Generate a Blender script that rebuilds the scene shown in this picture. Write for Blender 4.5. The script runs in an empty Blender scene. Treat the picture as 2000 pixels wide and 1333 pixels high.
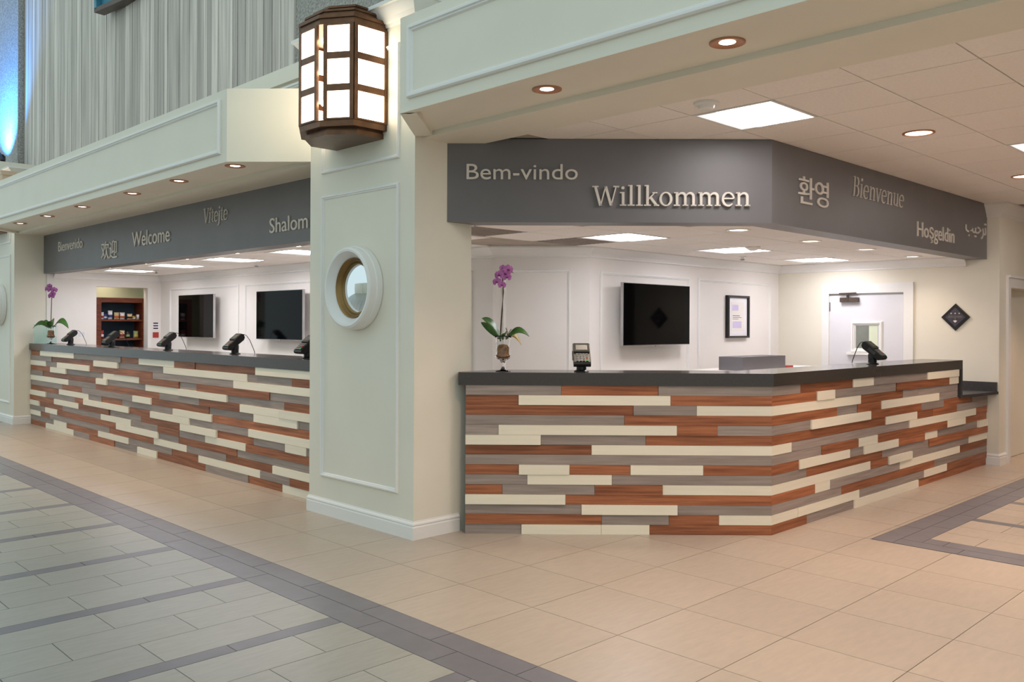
import bpy, math, random
from mathutils import Vector, Matrix
random.seed(7)
PI = math.pi
S2 = math.sqrt(2)
scene = bpy.context.scene
col = scene.collection

# ------------------------------------------------------------------ camera
cam_d = bpy.data.cameras.new('camera'); cam = bpy.data.objects.new('camera', cam_d); col.objects.link(cam)
F_PX, HOR = 1705.0, 634.4
cam_d.sensor_width = 36.0
cam_d.lens = F_PX / 2000 * 36
cam_d.shift_y = -(666.5 - HOR) / 2000
cam_d.clip_start = 0.05; cam_d.clip_end = 200
yaw = math.radians(45.5)
fw = Vector((math.cos(yaw), math.sin(yaw), 0)); rt = Vector((math.sin(yaw), -math.cos(yaw), 0)); up = Vector((0, 0, 1))
ro = math.radians(0.25)          # the photograph leans a quarter of a degree clockwise
r2 = rt * math.cos(ro) + up * math.sin(ro)
u2 = up * math.cos(ro) - rt * math.sin(ro)
cam.matrix_world = Matrix(((r2.x, u2.x, -fw.x, 0), (r2.y, u2.y, -fw.y, 0), (r2.z, u2.z, -fw.z, 1.5), (0, 0, 0, 1)))
scene.camera = cam

# ------------------------------------------------------------------ world and exposure
world = bpy.data.worlds.new('atrium_daylight'); scene.world = world
world.use_nodes = True
wn = world.node_tree.nodes; wn.clear()
bg = wn.new('ShaderNodeBackground'); wo = wn.new('ShaderNodeOutputWorld')
bg.inputs['Color'].default_value = (0.82, 1.0, 1.04, 1); bg.inputs['Strength'].default_value = 0.80
world.node_tree.links.new(bg.outputs[0], wo.inputs[0])
vs = scene.view_settings
vs.view_transform = 'Standard'; vs.look = 'None'; vs.gamma = 1.0; vs.use_curve_mapping = False
vs.exposure = 0.10
WARM = (1.0, 0.66, 0.45)
P_CAN_L, P_CAN_R, P_CAN_O = 66, 70, 20      # watts of the recessed spots
E_PANEL_L, E_PANEL_O = 20.0, 21.0              # emission of the flat ceiling panels

# ------------------------------------------------------------------ helpers
def lin(c):
    return tuple((v / 255 / 12.92) if v / 255 <= 0.04045 else ((v / 255 + 0.055) / 1.055) ** 2.4 for v in c) + (1,)

MATS = {}
def mat(name, rgb, rough=0.6, metal=0.0, var=0.06, scale=6.0, stretch=(1, 1, 1), rgb2=None, bump=0.0, bscale=None,
        emit=None, estr=0.0, trans=0.0, rand=0.0, spec=0.5, coat=0.0, ior=1.45, detail=4.0, alpha=1.0):
    """procedural material: noise in world space between two tones, optional per-object tone shift and bump"""
    m = bpy.data.materials.new(name); m.use_nodes = True
    nt = m.node_tree; N = nt.nodes; Lk = nt.links
    bs = N['Principled BSDF']
    a = lin(rgb)
    b = lin(rgb2) if rgb2 else tuple(max(0, v * (1 - 2 * var)) for v in a[:3]) + (1,)
    if not rgb2: a = tuple(min(1, v * (1 + var)) for v in a[:3]) + (1,)
    geo = N.new('ShaderNodeNewGeometry')
    mp = N.new('ShaderNodeMapping'); mp.inputs['Scale'].default_value = stretch
    oi = N.new('ShaderNodeObjectInfo')
    sc = N.new('ShaderNodeVectorMath'); sc.operation = 'SCALE'; sc.inputs[0].default_value = (17, 31, 23)
    Lk.new(oi.outputs['Random'], sc.inputs['Scale'])
    ad = N.new('ShaderNodeVectorMath'); ad.operation = 'ADD'
    Lk.new(geo.outputs['Position'], mp.inputs['Vector']); Lk.new(mp.outputs[0], ad.inputs[0]); Lk.new(sc.outputs[0], ad.inputs[1])
    nz = N.new('ShaderNodeTexNoise'); nz.inputs['Scale'].default_value = scale; nz.inputs['Detail'].default_value = detail
    Lk.new(ad.outputs[0], nz.inputs['Vector'])
    rp = N.new('ShaderNodeValToRGB')
    rp.color_ramp.elements[0].position = 0.3; rp.color_ramp.elements[0].color = b
    rp.color_ramp.elements[1].position = 0.7; rp.color_ramp.elements[1].color = a
    Lk.new(nz.outputs['Fac'], rp.inputs['Fac'])
    out = rp.outputs['Color']
    if rand:
        mr = N.new('ShaderNodeMapRange'); mr.inputs['To Min'].default_value = 1 - rand; mr.inputs['To Max'].default_value = 1 + rand
        Lk.new(oi.outputs['Random'], mr.inputs['Value'])
        mx = N.new('ShaderNodeVectorMath'); mx.operation = 'SCALE'
        Lk.new(out, mx.inputs[0]); Lk.new(mr.outputs[0], mx.inputs['Scale']); out = mx.outputs[0]
    Lk.new(out, bs.inputs['Base Color'])
    bs.inputs['Roughness'].default_value = rough; bs.inputs['Metallic'].default_value = metal
    bs.inputs['Specular IOR Level'].default_value = spec; bs.inputs['IOR'].default_value = ior
    bs.inputs['Coat Weight'].default_value = coat
    bs.inputs['Transmission Weight'].default_value = trans
    bs.inputs['Alpha'].default_value = alpha
    if bump:
        nb = N.new('ShaderNodeTexNoise'); nb.inputs['Scale'].default_value = bscale or scale * 4; nb.inputs['Detail'].default_value = 3
        Lk.new(ad.outputs[0], nb.inputs['Vector'])
        bp = N.new('ShaderNodeBump'); bp.inputs['Strength'].default_value = bump; bp.inputs['Distance'].default_value = 0.01
        Lk.new(nb.outputs['Fac'], bp.inputs['Height']); Lk.new(bp.outputs[0], bs.inputs['Normal'])
    if emit:
        bs.inputs['Emission Color'].default_value = tuple(emit) + (1,); bs.inputs['Emission Strength'].default_value = estr
    MATS[name] = m
    return m

M_CREAM = mat('cream_paint', (233, 227, 211), 0.55, var=0.015, scale=2)
M_TRIM = mat('white_trim_paint', (236, 234, 230), 0.4, var=0.01, scale=3)
M_OFFICE = mat('office_wall_paint', (234, 229, 223), 0.6, var=0.012, scale=2)
M_SIGN = mat('grey_fascia_paint', (112, 109, 110), 0.42, var=0.03, scale=3)
M_SLAB = mat('dark_stone', (66, 60, 56), 0.17, var=0.04, scale=60, spec=0.4)
M_SLABE = mat('dark_stone_matt', (66, 64, 64), 0.5, var=0.08, scale=40)
M_LETTER = mat('brushed_letter', (222, 214, 204), 0.45, var=0.03)
M_BROWN = mat('brown_wood', (174, 109, 72), 0.5, scale=4, stretch=(0.6, 0.6, 14), rgb2=(124, 71, 44), rand=0.24, bump=0.15, bscale=12, detail=6)
M_GREY = mat('grey_stained_wood', (164, 150, 142), 0.55, scale=4, stretch=(0.7, 0.7, 16), rgb2=(140, 127, 119), rand=0.10, bump=0.12, bscale=12, detail=6)
M_WHITE = mat('cream_painted_wood', (238, 230, 210), 0.5, var=0.02, scale=4, stretch=(0.7, 0.7, 10), rand=0.04, bump=0.06, bscale=10)
M_CORE = mat('counter_core', (70, 60, 52), 0.8)
M_BEIGE = mat('beige_floor_tile', (177, 164, 149), 0.33, var=0.035, scale=9, stretch=(1, 4, 1), rand=0.035, spec=0.45)
M_PLANK = mat('greige_floor_tile', (156, 154, 145), 0.36, var=0.04, scale=9, stretch=(1, 5, 1), rand=0.045, spec=0.45)
M_DARKT = mat('slate_floor_tile', (115, 113, 118), 0.36, var=0.05, scale=9, rand=0.05, spec=0.45)
M_GROUT = mat('floor_grout', (112, 103, 92), 0.8, var=0.05)
M_CTILE = mat('ceiling_tile', (247, 240, 233), 0.85, var=0.02, scale=60, rand=0.02)
M_CGRID = mat('ceiling_grid_shadow', (176, 164, 150), 0.7)
M_CONC = mat('board_formed_concrete', (220, 212, 202), 0.85, scale=3.2, stretch=(6, 6, 0.22), rgb2=(176, 169, 161), rand=0.2, bump=0.6, bscale=8, detail=9)
M_ROUGH = mat('rough_concrete', (186, 183, 176), 0.9, scale=40, rgb2=(132, 129, 124), bump=0.8, bscale=60)
M_BRONZE = mat('aged_bronze', (112, 82, 62), 0.35, metal=0.75, var=0.12, scale=14)
M_PANE = mat('lit_opal_glass', (255, 244, 225), 0.4, emit=(1.0, 0.86, 0.66), estr=6.0, var=0.01)
M_BULB = mat('lit_bulb', (255, 240, 220), 0.4, emit=(1.0, 0.82, 0.58), estr=22, var=0.01)
M_PANEL_L = mat('lit_ceiling_panel', (250, 250, 250), 0.5, emit=(1.0, 0.95, 0.94), estr=E_PANEL_L, var=0.01)
M_PANEL_O = mat('lit_office_panel', (250, 250, 250), 0.5, emit=(0.97, 0.94, 1.0), estr=E_PANEL_O, var=0.01)
M_LAMP = mat('lit_spot_lamp', (255, 240, 220), 0.4, emit=(1.0, 0.85, 0.68), estr=9, var=0.01)
M_DIFF = mat('panel_side_lens', (250, 250, 252), 0.5, emit=(1.0, 0.96, 0.97), estr=0.8, var=0.01)
M_CANRING = mat('copper_can_ring', (182, 130, 98), 0.4, metal=0.3)
M_BLACK = mat('black_plastic', (24, 24, 26), 0.35, var=0.1)
M_SCREEN = mat('switched_off_screen', (4, 4, 5), 0.05, var=0.1, spec=0.10)
M_SILVER = mat('silver_bezel', (190, 190, 192), 0.3, metal=0.8)
M_KEYS = mat('grey_keys', (112, 114, 113), 0.5)
M_GREEN_KEY = mat('green_key', (70, 165, 95), 0.5)
M_RED_KEY = mat('red_key', (170, 50, 50), 0.5)
M_LCD = mat('grey_display', (62, 68, 64), 0.4)
M_DOORGLASS = mat('door_glass', (134, 138, 130), 0.1)
M_GREYBODY = mat('grey_plastic', (66, 68, 65), 0.65, spec=0.25)
M_LEAF = mat('orchid_leaf', (58, 105, 40), 0.35, var=0.2, scale=14)
M_YLEAF = mat('yellowing_leaf', (190, 160, 60), 0.5, var=0.15, scale=20)
M_STEM = mat('orchid_stem', (92, 74, 52), 0.6, var=0.15)
M_PETAL = mat('orchid_petal', (196, 118, 182), 0.5, rgb2=(160, 82, 148), scale=40)
M_PETALC = mat('orchid_lip', (120, 40, 100), 0.5)
M_GLASS = mat('clear_glass', (250, 252, 252), 0.02, trans=1.0, var=0.0, ior=1.3)
M_TEAL = mat('teal_edge_glass', (190, 232, 222), 0.05, var=0.0, alpha=0.35)
M_BARK = mat('bark_chips', (188, 132, 84), 0.9, rgb2=(104, 84, 66), scale=45, bump=0.8, bscale=80)
M_MIRROR = mat('mirror_glass', (240, 244, 246), 0.02, metal=1.0, var=0.0)
M_GOLD = mat('gold_ring', (146, 116, 72), 0.4, metal=0.8)
M_DOOR = mat('white_door_paint', (220, 219, 223), 0.4, var=0.01)
M_METAL = mat('dark_bronze_metal', (92, 80, 72), 0.4, metal=0.6)
M_STEEL = mat('brushed_steel', (150, 148, 146), 0.35, metal=0.8)
M_NAVY = mat('navy_back_panel', (28, 52, 66), 0.6)
M_CHERRY = mat('cherry_shelf', (128, 64, 36), 0.5, rgb2=(88, 40, 22), scale=5, stretch=(1, 1, 8))
M_PAPER = mat('paper', (240, 238, 240), 0.7, var=0.01)
M_LILAC = mat('lilac_print', (206, 196, 226), 0.7)
M_INK = mat('dark_print', (70, 66, 78), 0.7)
M_PALEGREEN = mat('pale_green_wall', (214, 222, 196), 0.7, var=0.01)
M_REDP = mat('red_print', (170, 60, 56), 0.6)
M_GREYBOX = mat('grey_steel_cabinet', (112, 109, 112), 0.5, var=0.02)
M_BLUEB = mat('teal_banner', (78, 150, 172), 0.5, rgb2=(40, 100, 122), scale=5)
M_TAN = mat('pine_block', (214, 186, 160), 0.6)
M_VENT = mat('vent_grey', (172, 162, 152), 0.6)
M_BLACKSAT = mat('black_satin', (26, 24, 24), 0.4)
M_PLAQUE = mat('pewter_relief', (104, 98, 96), 0.4, metal=0.4, var=0.2, scale=60)

def tag(o, label=None, cat=None, group=None, kind=None):
    if label: o['label'] = label
    if cat: o['category'] = cat
    if group: o['group'] = group
    if kind: o['kind'] = kind
    return o

def thing(name, loc, label, cat, group=None, rotz=0.0, kind=None):
    o = bpy.data.objects.new(name, None); col.objects.link(o)
    o.location = loc; o.rotation_euler = (0, 0, rotz); o.empty_display_size = 0.1
    return tag(o, label, cat, group, kind)

def add_mesh(name, me, m, parent=None, loc=(0, 0, 0)):
    if m is not None and not me.materials: me.materials.append(m)
    o = bpy.data.objects.new(name, me); col.objects.link(o); o.location = loc
    if parent is not None: o.parent = parent
    return o

class MB:
    """collects geometry in world coordinates (or local ones for a thing built at the origin)"""
    def __init__(s): s.v = []; s.f = []
    def add(s, vs_, fs):
        n = len(s.v); s.v += [tuple(p) for p in vs_]; s.f += [tuple(i + n for i in f) for f in fs]; return s
    def box(s, x0, x1, y0, y1, z0, z1):
        x0, x1 = min(x0, x1), max(x0, x1); y0, y1 = min(y0, y1), max(y0, y1); z0, z1 = min(z0, z1), max(z0, z1)
        return s.add([(x0, y0, z0), (x1, y0, z0), (x1, y1, z0), (x0, y1, z0), (x0, y0, z1), (x1, y0, z1), (x1, y1, z1), (x0, y1, z1)],
                     [(3, 2, 1, 0), (4, 5, 6, 7), (0, 1, 5, 4), (1, 2, 6, 5), (2, 3, 7, 6), (3, 0, 4, 7)])
    def prism(s, poly, z0, z1):
        a = sum(poly[i][0] * poly[(i + 1) % len(poly)][1] - poly[(i + 1) % len(poly)][0] * poly[i][1] for i in range(len(poly)))
        if a < 0: poly = poly[::-1]
        n = len(poly)
        return s.add([(p[0], p[1], z0) for p in poly] + [(p[0], p[1], z1) for p in poly],
                     [tuple(range(n))[::-1], tuple(range(n, 2 * n))] + [(i, (i + 1) % n, (i + 1) % n + n, i + n) for i in range(n)])
    def loft(s, rings, cap=True):
        n = len(rings[0]); vs_ = [p for r in rings for p in r]; fs = []
        for k in range(len(rings) - 1):
            for i in range(n):
                j = (i + 1) % n
                fs.append((k * n + i, k * n + j, (k + 1) * n + j, (k + 1) * n + i))
        if cap: fs += [tuple(range(n))[::-1], tuple(range((len(rings) - 1) * n, len(rings) * n))]
        return s.add(vs_, fs)
    def lathe(s, prof, c=(0, 0, 0), axis='z', n=32, cap=True):
        rings = []
        for r, h in prof:
            ring = []
            for i in range(n):
                t = 2 * PI * i / n; a, b = r * math.cos(t), r * math.sin(t)
                if axis == 'z': ring.append((c[0] + a, c[1] + b, c[2] + h))
                elif axis == '-x': ring.append((c[0] - h, c[1] + b, c[2] + a))
                elif axis == '-y': ring.append((c[0] + a, c[1] - h, c[2] + b))
            rings.append(ring)
        return s.loft(rings, cap)
    def tube(s, pts, r, n=8):
        pts = [Vector(p) for p in pts]; rings = []
        rr = r if isinstance(r, (list, tuple)) else [r] * len(pts)
        for i, p in enumerate(pts):
            d = (pts[min(i + 1, len(pts) - 1)] - pts[max(i - 1, 0)]).normalized()
            a = d.cross(Vector((0, 0, 1)))
            if a.length < 0.05: a = d.cross(Vector((1, 0, 0)))
            a.normalize(); b = d.cross(a)
            rings.append([tuple(p + (a * math.cos(2 * PI * k / n) + b * math.sin(2 * PI * k / n)) * rr[i]) for k in range(n)])
        return s.loft(rings)
    def build(s, name, m, parent=None, smooth=False, origin=None):
        me = bpy.data.meshes.new(name)
        if parent is not None: o3 = parent.matrix_basis.translation.copy() if parent.parent is None else (parent.parent.matrix_basis.translation + parent.matrix_basis.translation)
        elif origin is not None: o3 = Vector(origin)
        else:
            xs, ys, zs = zip(*s.v); o3 = Vector(((min(xs) + max(xs)) / 2, (min(ys) + max(ys)) / 2, min(zs)))
        me.from_pydata([(a - o3.x, b - o3.y, c - o3.z) for a, b, c in s.v], [], s.f)
        me.validate(); me.update()
        if smooth:
            for p in me.polygons: p.use_smooth = True
        o = add_mesh(name, me, m, parent)
        if parent is None: o.location = o3
        return o

def box(name, b, m, parent=None): return MB().box(*b).build(name, m, parent)

def smooth_angle(o, deg=40):
    me = o.data
    for p in me.polygons: p.use_smooth = True
    me.set_sharp_from_angle(angle=math.radians(deg))
    return o

def copy_tree(o, parent=None):
    c = o.copy(); col.objects.link(c)
    c.parent = parent
    for ch in list(o.children): copy_tree(ch, c)
    return c

def offset_path(path, d):
    """offset an open plan polyline by d to its right-hand side, mitred"""
    out = []; n = len(path)
    nr = []
    for i in range(n - 1):
        dx, dy = path[i + 1][0] - path[i][0], path[i + 1][1] - path[i][1]; l = math.hypot(dx, dy)
        nr.append((dy / l, -dx / l))
    for i in range(n):
        if i == 0: q = nr[0]; k = 1
        elif i == n - 1: q = nr[-1]; k = 1
        else:
            a, b = nr[i - 1], nr[i]; q = (a[0] + b[0], a[1] + b[1]); l = math.hypot(*q); q = (q[0] / l, q[1] / l); k = 1 / max(0.2, q[0] * a[0] + q[1] * a[1])
        out.append((path[i][0] + q[0] * d * k, path[i][1] + q[1] * d * k))
    return out

def sweep(path, prof):
    """closed profile [(out, z)...] swept along a plan polyline; out is to the right of travel"""
    mb = MB(); n = len(path); k = len(prof)
    offs = [offset_path(path, d) for d, z in prof]
    rings = [[(offs[j][i][0], offs[j][i][1], prof[j][1]) for j in range(k)] for i in range(n)]
    return mb.loft(rings)

class Plane:
    """a vertical plane: origin, unit vector to the viewer's right, outward normal"""
    def __init__(s, o, r, n): s.o, s.r, s.n = o, r, n
    def p(s, a, z, d=0.0): return (s.o[0] + s.r[0] * a + s.n[0] * d, s.o[1] + s.r[1] * a + s.n[1] * d, z)

MOLD = [(0.0, 0.0), (0.0, 0.010), (0.006, 0.018), (0.016, 0.018), (0.020, 0.010), (0.026, 0.010), (0.032, 0.0)]
def panel_molding(pl, a0, a1, z0, z1, m, parent, k=1.0, name='panel_molding'):
    a0, a1 = min(a0, a1), max(a0, a1)
    corners = [(a0, z0, 1, 1), (a1, z0, -1, 1), (a1, z1, -1, -1), (a0, z1, 1, -1)]
    mb = MB(); rings = [[pl.p(a + sa * d * k, z + sz * d * k, h * k) for d, h in MOLD] for a, z, sa, sz in corners]
    n = len(MOLD); vs_ = [p for r in rings for p in r]; fs = []
    for c in range(4):
        e = (c + 1) % 4
        for i in range(n - 1): fs.append((c * n + i, e * n + i, e * n + i + 1, c * n + i + 1))
    mb.add(vs_, fs)
    return mb.build(name, m, parent)

def pbox(pl, a0, a1, z0, z1, d0, d1):
    mb = MB()
    mb.add([pl.p(a0, z0, d0), pl.p(a1, z0, d0), pl.p(a1, z1, d0), pl.p(a0, z1, d0), pl.p(a0, z0, d1), pl.p(a1, z0, d1), pl.p(a1, z1, d1), pl.p(a0, z1, d1)],
           [(0, 3, 2, 1), (4, 5, 6, 7), (0, 1, 5, 4), (1, 2, 6, 5), (2, 3, 7, 6), (3, 0, 4, 7)])
    return mb

# ------------------------------------------------------------------ floor
CZ, OZ = 2.835, 2.27              # ceiling heights: lobby, office
XB0, XB1 = 2.47, 2.77             # slate band along the atrium
floor = box('floor', (-9.2, 15.0, -4.5, 18.5, -0.12, -0.003), M_GROUT)
tag(floor, 'tiled lobby floor with slate bands and beige field', 'floor', kind='structure')
G = 0.002
TILE_MESH = {}
def tile(name, x0, x1, y0, y1, m):
    if x1 - x0 < 0.01 or y1 - y0 < 0.01: return
    w, h = round(x1 - x0 - 2 * G, 4), round(y1 - y0 - 2 * G, 4)
    key = (w, h, m.name)
    if key not in TILE_MESH:
        b = MB().box(0, w, 0, h, -0.0028, 0.0)
        me = bpy.data.meshes.new(name); me.from_pydata(b.v, [], b.f); me.materials.append(m); TILE_MESH[key] = me
    o = bpy.data.objects.new(name, TILE_MESH[key]); col.objects.link(o); o.parent = floor
    o.location = Vector((x0 + G, y0 + G, 0.0)) - floor.location
    return o
# patterned atrium field: three running-bond rows, then a slate strip, repeating along y
PER = 0.979; S0 = 3.776
XL = -0.75
for k in range(-3, 9):
    yc = S0 + PER * k
    xs = [XB0, 1.906, 0.752, XL]
    for i in range(3): tile('slate_strip_tile', xs[i + 1], xs[i], yc - 0.0515, yc + 0.0515, M_DARKT)
    rh = (PER - 0.103) / 3
    for r in range(3):
        y0 = yc + 0.0515 + r * rh
        x = XB0; nx = 2.193 if r != 1 else 1.906
        while x > XL + 1e-3:
            tile('plank_floor_tile', max(nx, XL), x, y0, y0 + rh, M_PLANK); x = nx; nx = x - 0.5765
STEP = 0.576; Y0 = 1.495
for k in range(-3, 19):
    y = Y0 + STEP * k
    tile('slate_band_tile', 2.63, XB1, y, y + STEP, M_DARKT)
    tile('slate_band_tile', XB0, 2.63, y - 0.2, y - 0.2 + STEP, M_DARKT)
# beige field; the lobby carpet-like inset of plank tiles starts at XR, YR
XR, YR = 6.125, 2.61
SX = 0.557
for i in range(0, 16):
    x0 = XB1 + SX * i; x1 = x0 + SX
    for k in range(-3, 23):
        y0 = Y0 + STEP * k; y1 = y0 + STEP
        if x0 > 3.9 and y0 > 4.75: continue
        if x0 > 3.9 and x0 + y0 > 9.2 and y0 > 3.2: continue
        if x1 > XR + 0.01:
            if y1 <= YR: continue
            if y0 < YR: y0 = YR
            tile('beige_floor_tile', max(x0, XB1), x1, y0, y1, M_BEIGE)
        else: tile('beige_floor_tile', x0, min(x1, XR) if x1 > XR - 0.05 else x1, y0, y1, M_BEIGE)
# slate frame and plank inset on the right
for a in range(8):
    tile('slate_band_tile', XR + STEP * a + (0 if a else 0), XR + STEP * (a + 1), YR - 0.145, YR, M_DARKT)
    tile('slate_band_tile', XR + 0.15 + STEP * a, XR + 0.15 + STEP * (a + 1), YR - 0.29, YR - 0.145, M_DARKT)
yb = [YR - 0.145, 2.045, 2.045 - STEP, 2.045 - 2 * STEP, 2.045 - 3 * STEP, -0.4]
for i in range(5): tile('slate_band_tile', XR, XR + 0.15, yb[i + 1], yb[i], M_DARKT)
yb = [YR - 0.29, 2.185, 2.185 - STEP, 2.185 - 2 * STEP, 2.185 - 3 * STEP, -0.4]
for i in range(5): tile('slate_band_tile', XR + 0.15, XR + 0.30, yb[i + 1], yb[i], M_DARKT)
xk = XR + 0.30
for k in range(5):
    for r in range(3):
        x0 = xk + r * 0.28
        y = YR - 0.29; ny = y - (0.29 if r != 1 else 0.577)
        while y > -0.39:
            tile('plank_floor_tile', x0, x0 + 0.28, max(ny, -0.4), y, M_BEIGE); y = ny; ny = y - 0.577
    x0 = xk + 0.84
    tile('slate_strip_tile', x0, x0 + 0.103, 1.2, YR - 0.29, M_DARKT); tile('slate_strip_tile', x0, x0 + 0.103, -0.4, 1.2, M_DARKT)
    xk += 0.943

for bx_, m_ in (((2.77, 15.0, -4.5, -0.42), M_BEIGE), ((11.70, 15.0, -0.42, 3.03), M_BEIGE), ((-9.0, XL - 0.01, -4.5, 18.4), M_PLANK), ((XL, 2.47, -4.5, 0.78), M_PLANK), ((XL, 2.47, 12.60, 18.4), M_PLANK), ((2.77, 3.75, 14.8, 18.4), M_BEIGE)):
    box('tile_field', (*bx_, -0.0028, -0.0004), m_, floor)['kind'] = 'stuff'  # plain floor beyond the laid tiles, added so the ceiling gets more bounce
of = MB().prism([(4.45, 4.85), (5.9, 3.52), (10.33, 3.52), (10.33, 5.61), (6.6, 5.61), (5.91, 6.3), (5.91, 14.23), (4.42, 14.23)], -0.0028, 0.0).build('floor.001', M_OFFICE)  # hidden office floor, added pale to bounce light up to the ceiling
tag(of, 'unseen office floor behind the counters, added pale for bounce light', 'floor', kind='structure')

# ------------------------------------------------------------------ ceilings
ceil_l = box('ceiling', (4.20, 15.0, -4.5, 4.80, CZ + 0.006, CZ + 0.12), M_CGRID)
tag(ceil_l, 'suspended tile ceiling over the lobby on the right', 'ceiling', kind='structure')
CT_MESH = {}
def ctile(parent, x0, x1, y0, y1, z):
    g = 0.004; w, h = round(x1 - x0 - 2 * g, 4), round(y1 - y0 - 2 * g, 4)
    if w < 0.02 or h < 0.02: return
    key = (w, h)
    if key not in CT_MESH:
        b = MB().box(0, w, 0, h, 0, 0.008); me = bpy.data.meshes.new('ceiling_tile'); me.from_pydata(b.v, [], b.f); me.materials.append(M_CTILE); CT_MESH[key] = me
    o = bpy.data.objects.new('ceiling_tile', CT_MESH[key]); col.objects.link(o); o.parent = parent
    o.location = Vector((x0 + g, y0 + g, z)) - parent.location
TX, TY = 0.592, 0.565
LX, LY = [4.256] + [4.70 + TX * i for i in range(17)], [2.60 + TY * j for j in range(-11, 4)]
L_PANELS = [(0, 0), (4, -2), (0, -4), (4, -6), (8, -2)]         # cells of the flat light panels, counted from (4.70, 2.60)
for i in range(len(LX) - 1):
    for j in range(len(LY) - 1):
        x0, x1, y0, y1 = LX[i], LX[i + 1], LY[j], LY[j + 1]
        if x0 > 10.6 and y1 > 3.1: continue
        if (x0 + y0) > 9.3 and y0 > 3.1: continue
        if (i - 1, j - 11) in L_PANELS: continue
        ctile(ceil_l, x0, x1, y0, min(y1, 4.79), CZ)
ceil_o = MB().prism([(4.20, 4.80), (5.75, 3.25), (10.38, 3.25), (10.38, 5.66), (6.63, 5.66), (5.96, 6.32), (5.96, 14.27), (4.27, 14.27)], OZ + 0.006, OZ + 0.1).build('ceiling.001', M_CGRID)
tag(ceil_o, 'low suspended tile ceiling over the reception office', 'ceiling', kind='structure')
O_PANELS_R = [(5.78, 4.50), (7.58, 4.50), (9.38, 4.50)]
O_PANELS_L = [(4.70, 8.02), (4.70, 9.65), (4.70, 11.28), (4.70, 12.91)]
VENTS = [(4.58, 5.08), (5.78, 5.08)]
def in_office(x, y): return (x + y > 9.12 and y > 3.34 and x < 10.36 and y < 5.64 and (x > 6.55 or x + y < 12.3)) or (x + y > 9.12 and x < 5.94 and 4.82 < y < 14.25 and x > 4.30)
OXS = [3.98 + 0.6 * i for i in range(12)]
OYS = [2.16 + 0.5833 * j for j in range(8)]
for x0 in OXS:
    for j in range(6):
        y0 = 3.34 + 0.58 * j - (0.0)
        y0 = [3.34, 3.92, 4.50, 5.08, 5.64][j] if j < 5 else None
        if y0 is None or j == 4: continue
        y1 = [3.92, 4.50, 5.08, 5.62][j]
        x1 = min(x0 + 0.6, 10.335)
        if any(abs(x0 - a) < 0.02 and abs(y0 - b) < 0.02 for a, b in O_PANELS_R + VENTS): continue
        if not (in_office(x0 + 0.05, y0 + 0.05) and in_office(x1 - 0.05, y1 - 0.05)) : continue
        ctile(ceil_o, x0, x1, y0, y1, OZ)
for a, b in ((4.30, 4.70), (4.70, 5.30), (5.30, 5.90)):
    y = 5.66
    ys = [5.66, 6.26, 6.86, 7.46, 8.02, 8.62, 9.05, 9.65, 10.25, 10.68, 11.28, 11.88, 12.31, 12.91, 13.51, 14.22]
    for q in range(len(ys) - 1):
        if a == 4.70 and any(abs(ys[q] - t[1]) < 0.02 for t in O_PANELS_L): continue
        if a > 5.2 and ys[q] < 6.2: continue
        ctile(ceil_o, a, b, ys[q], ys[q + 1], OZ)

# ------------------------------------------------------------------ walls of the office and right-hand corridor
W_T = 0.16
OFF = [(10.34, 3.03), (10.34, 5.62), (6.597, 5.62), (5.92, 6.297), (5.92, 14.235), (4.293, 14.235)]
wall_right = box('wall_right', (10.34, 10.34 + W_T, 3.03, 5.80, 0, 2.95), M_CREAM)
tag(wall_right, 'cream wall with the white door and diamond plaque', 'wall', kind='structure')
wall_back = box('wall_back', (6.597, 10.34, 5.62, 5.62 + W_T, 0, 2.5), M_OFFICE)
tag(wall_back, 'off-white panelled office wall behind the right counter', 'wall', kind='structure')
wd = MB().prism([(6.597, 5.62), (6.71, 5.78), (6.03, 6.46), (5.92, 6.297)], 0, 2.5).build('wall_corner', M_OFFICE)
tag(wd, 'narrow angled office wall behind the tall orchid', 'wall', kind='structure')
wall_tv = box('wall_rear', (5.92, 5.92 + W_T, 6.297, 14.6, 0, 2.5), M_OFFICE)
tag(wall_tv, 'long off-white office wall behind the left counter', 'wall', kind='structure')
OPX0, OPX1, OPZ = 4.912, 5.704, 2.065
wl = MB().box(4.20, OPX0, 14.235, 14.38, 0, 2.5).box(OPX1, 5.92, 14.235, 14.38, 0, 2.5).box(OPX0, OPX1, 14.235, 14.38, OPZ, 2.5).build('wall_left', M_OFFICE)
tag(wl, 'end wall of the office with the opening to the snack shelves', 'wall', kind='structure')
box('opening_jamb', (OPX1 - 0.002, OPX1 + 0.055, 14.215, 14.385, 0, OPZ), M_TRIM, wl)
wx = MB().box(4.4, 6.6, 15.3, 15.4, 0, 2.6).build('wall_pantry', M_PALEGREEN); tag(wx, 'pale green wall seen above the snack shelves', 'wall', kind='structure')
pc = box('ceiling.002', (4.2, 6.6, 14.38, 15.3, 2.5, 2.56), M_CTILE); tag(pc, 'plain ceiling over the snack shelves', 'ceiling', kind='structure')
pw = MB().box(4.2, 4.3, 14.38, 15.3, 0, 2.5).box(6.5, 6.6, 14.38, 15.3, 0, 2.5).build('wall_pantry_side', M_PALEGREEN); tag(pw, 'side walls of the snack recess', 'wall', kind='structure')
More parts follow.
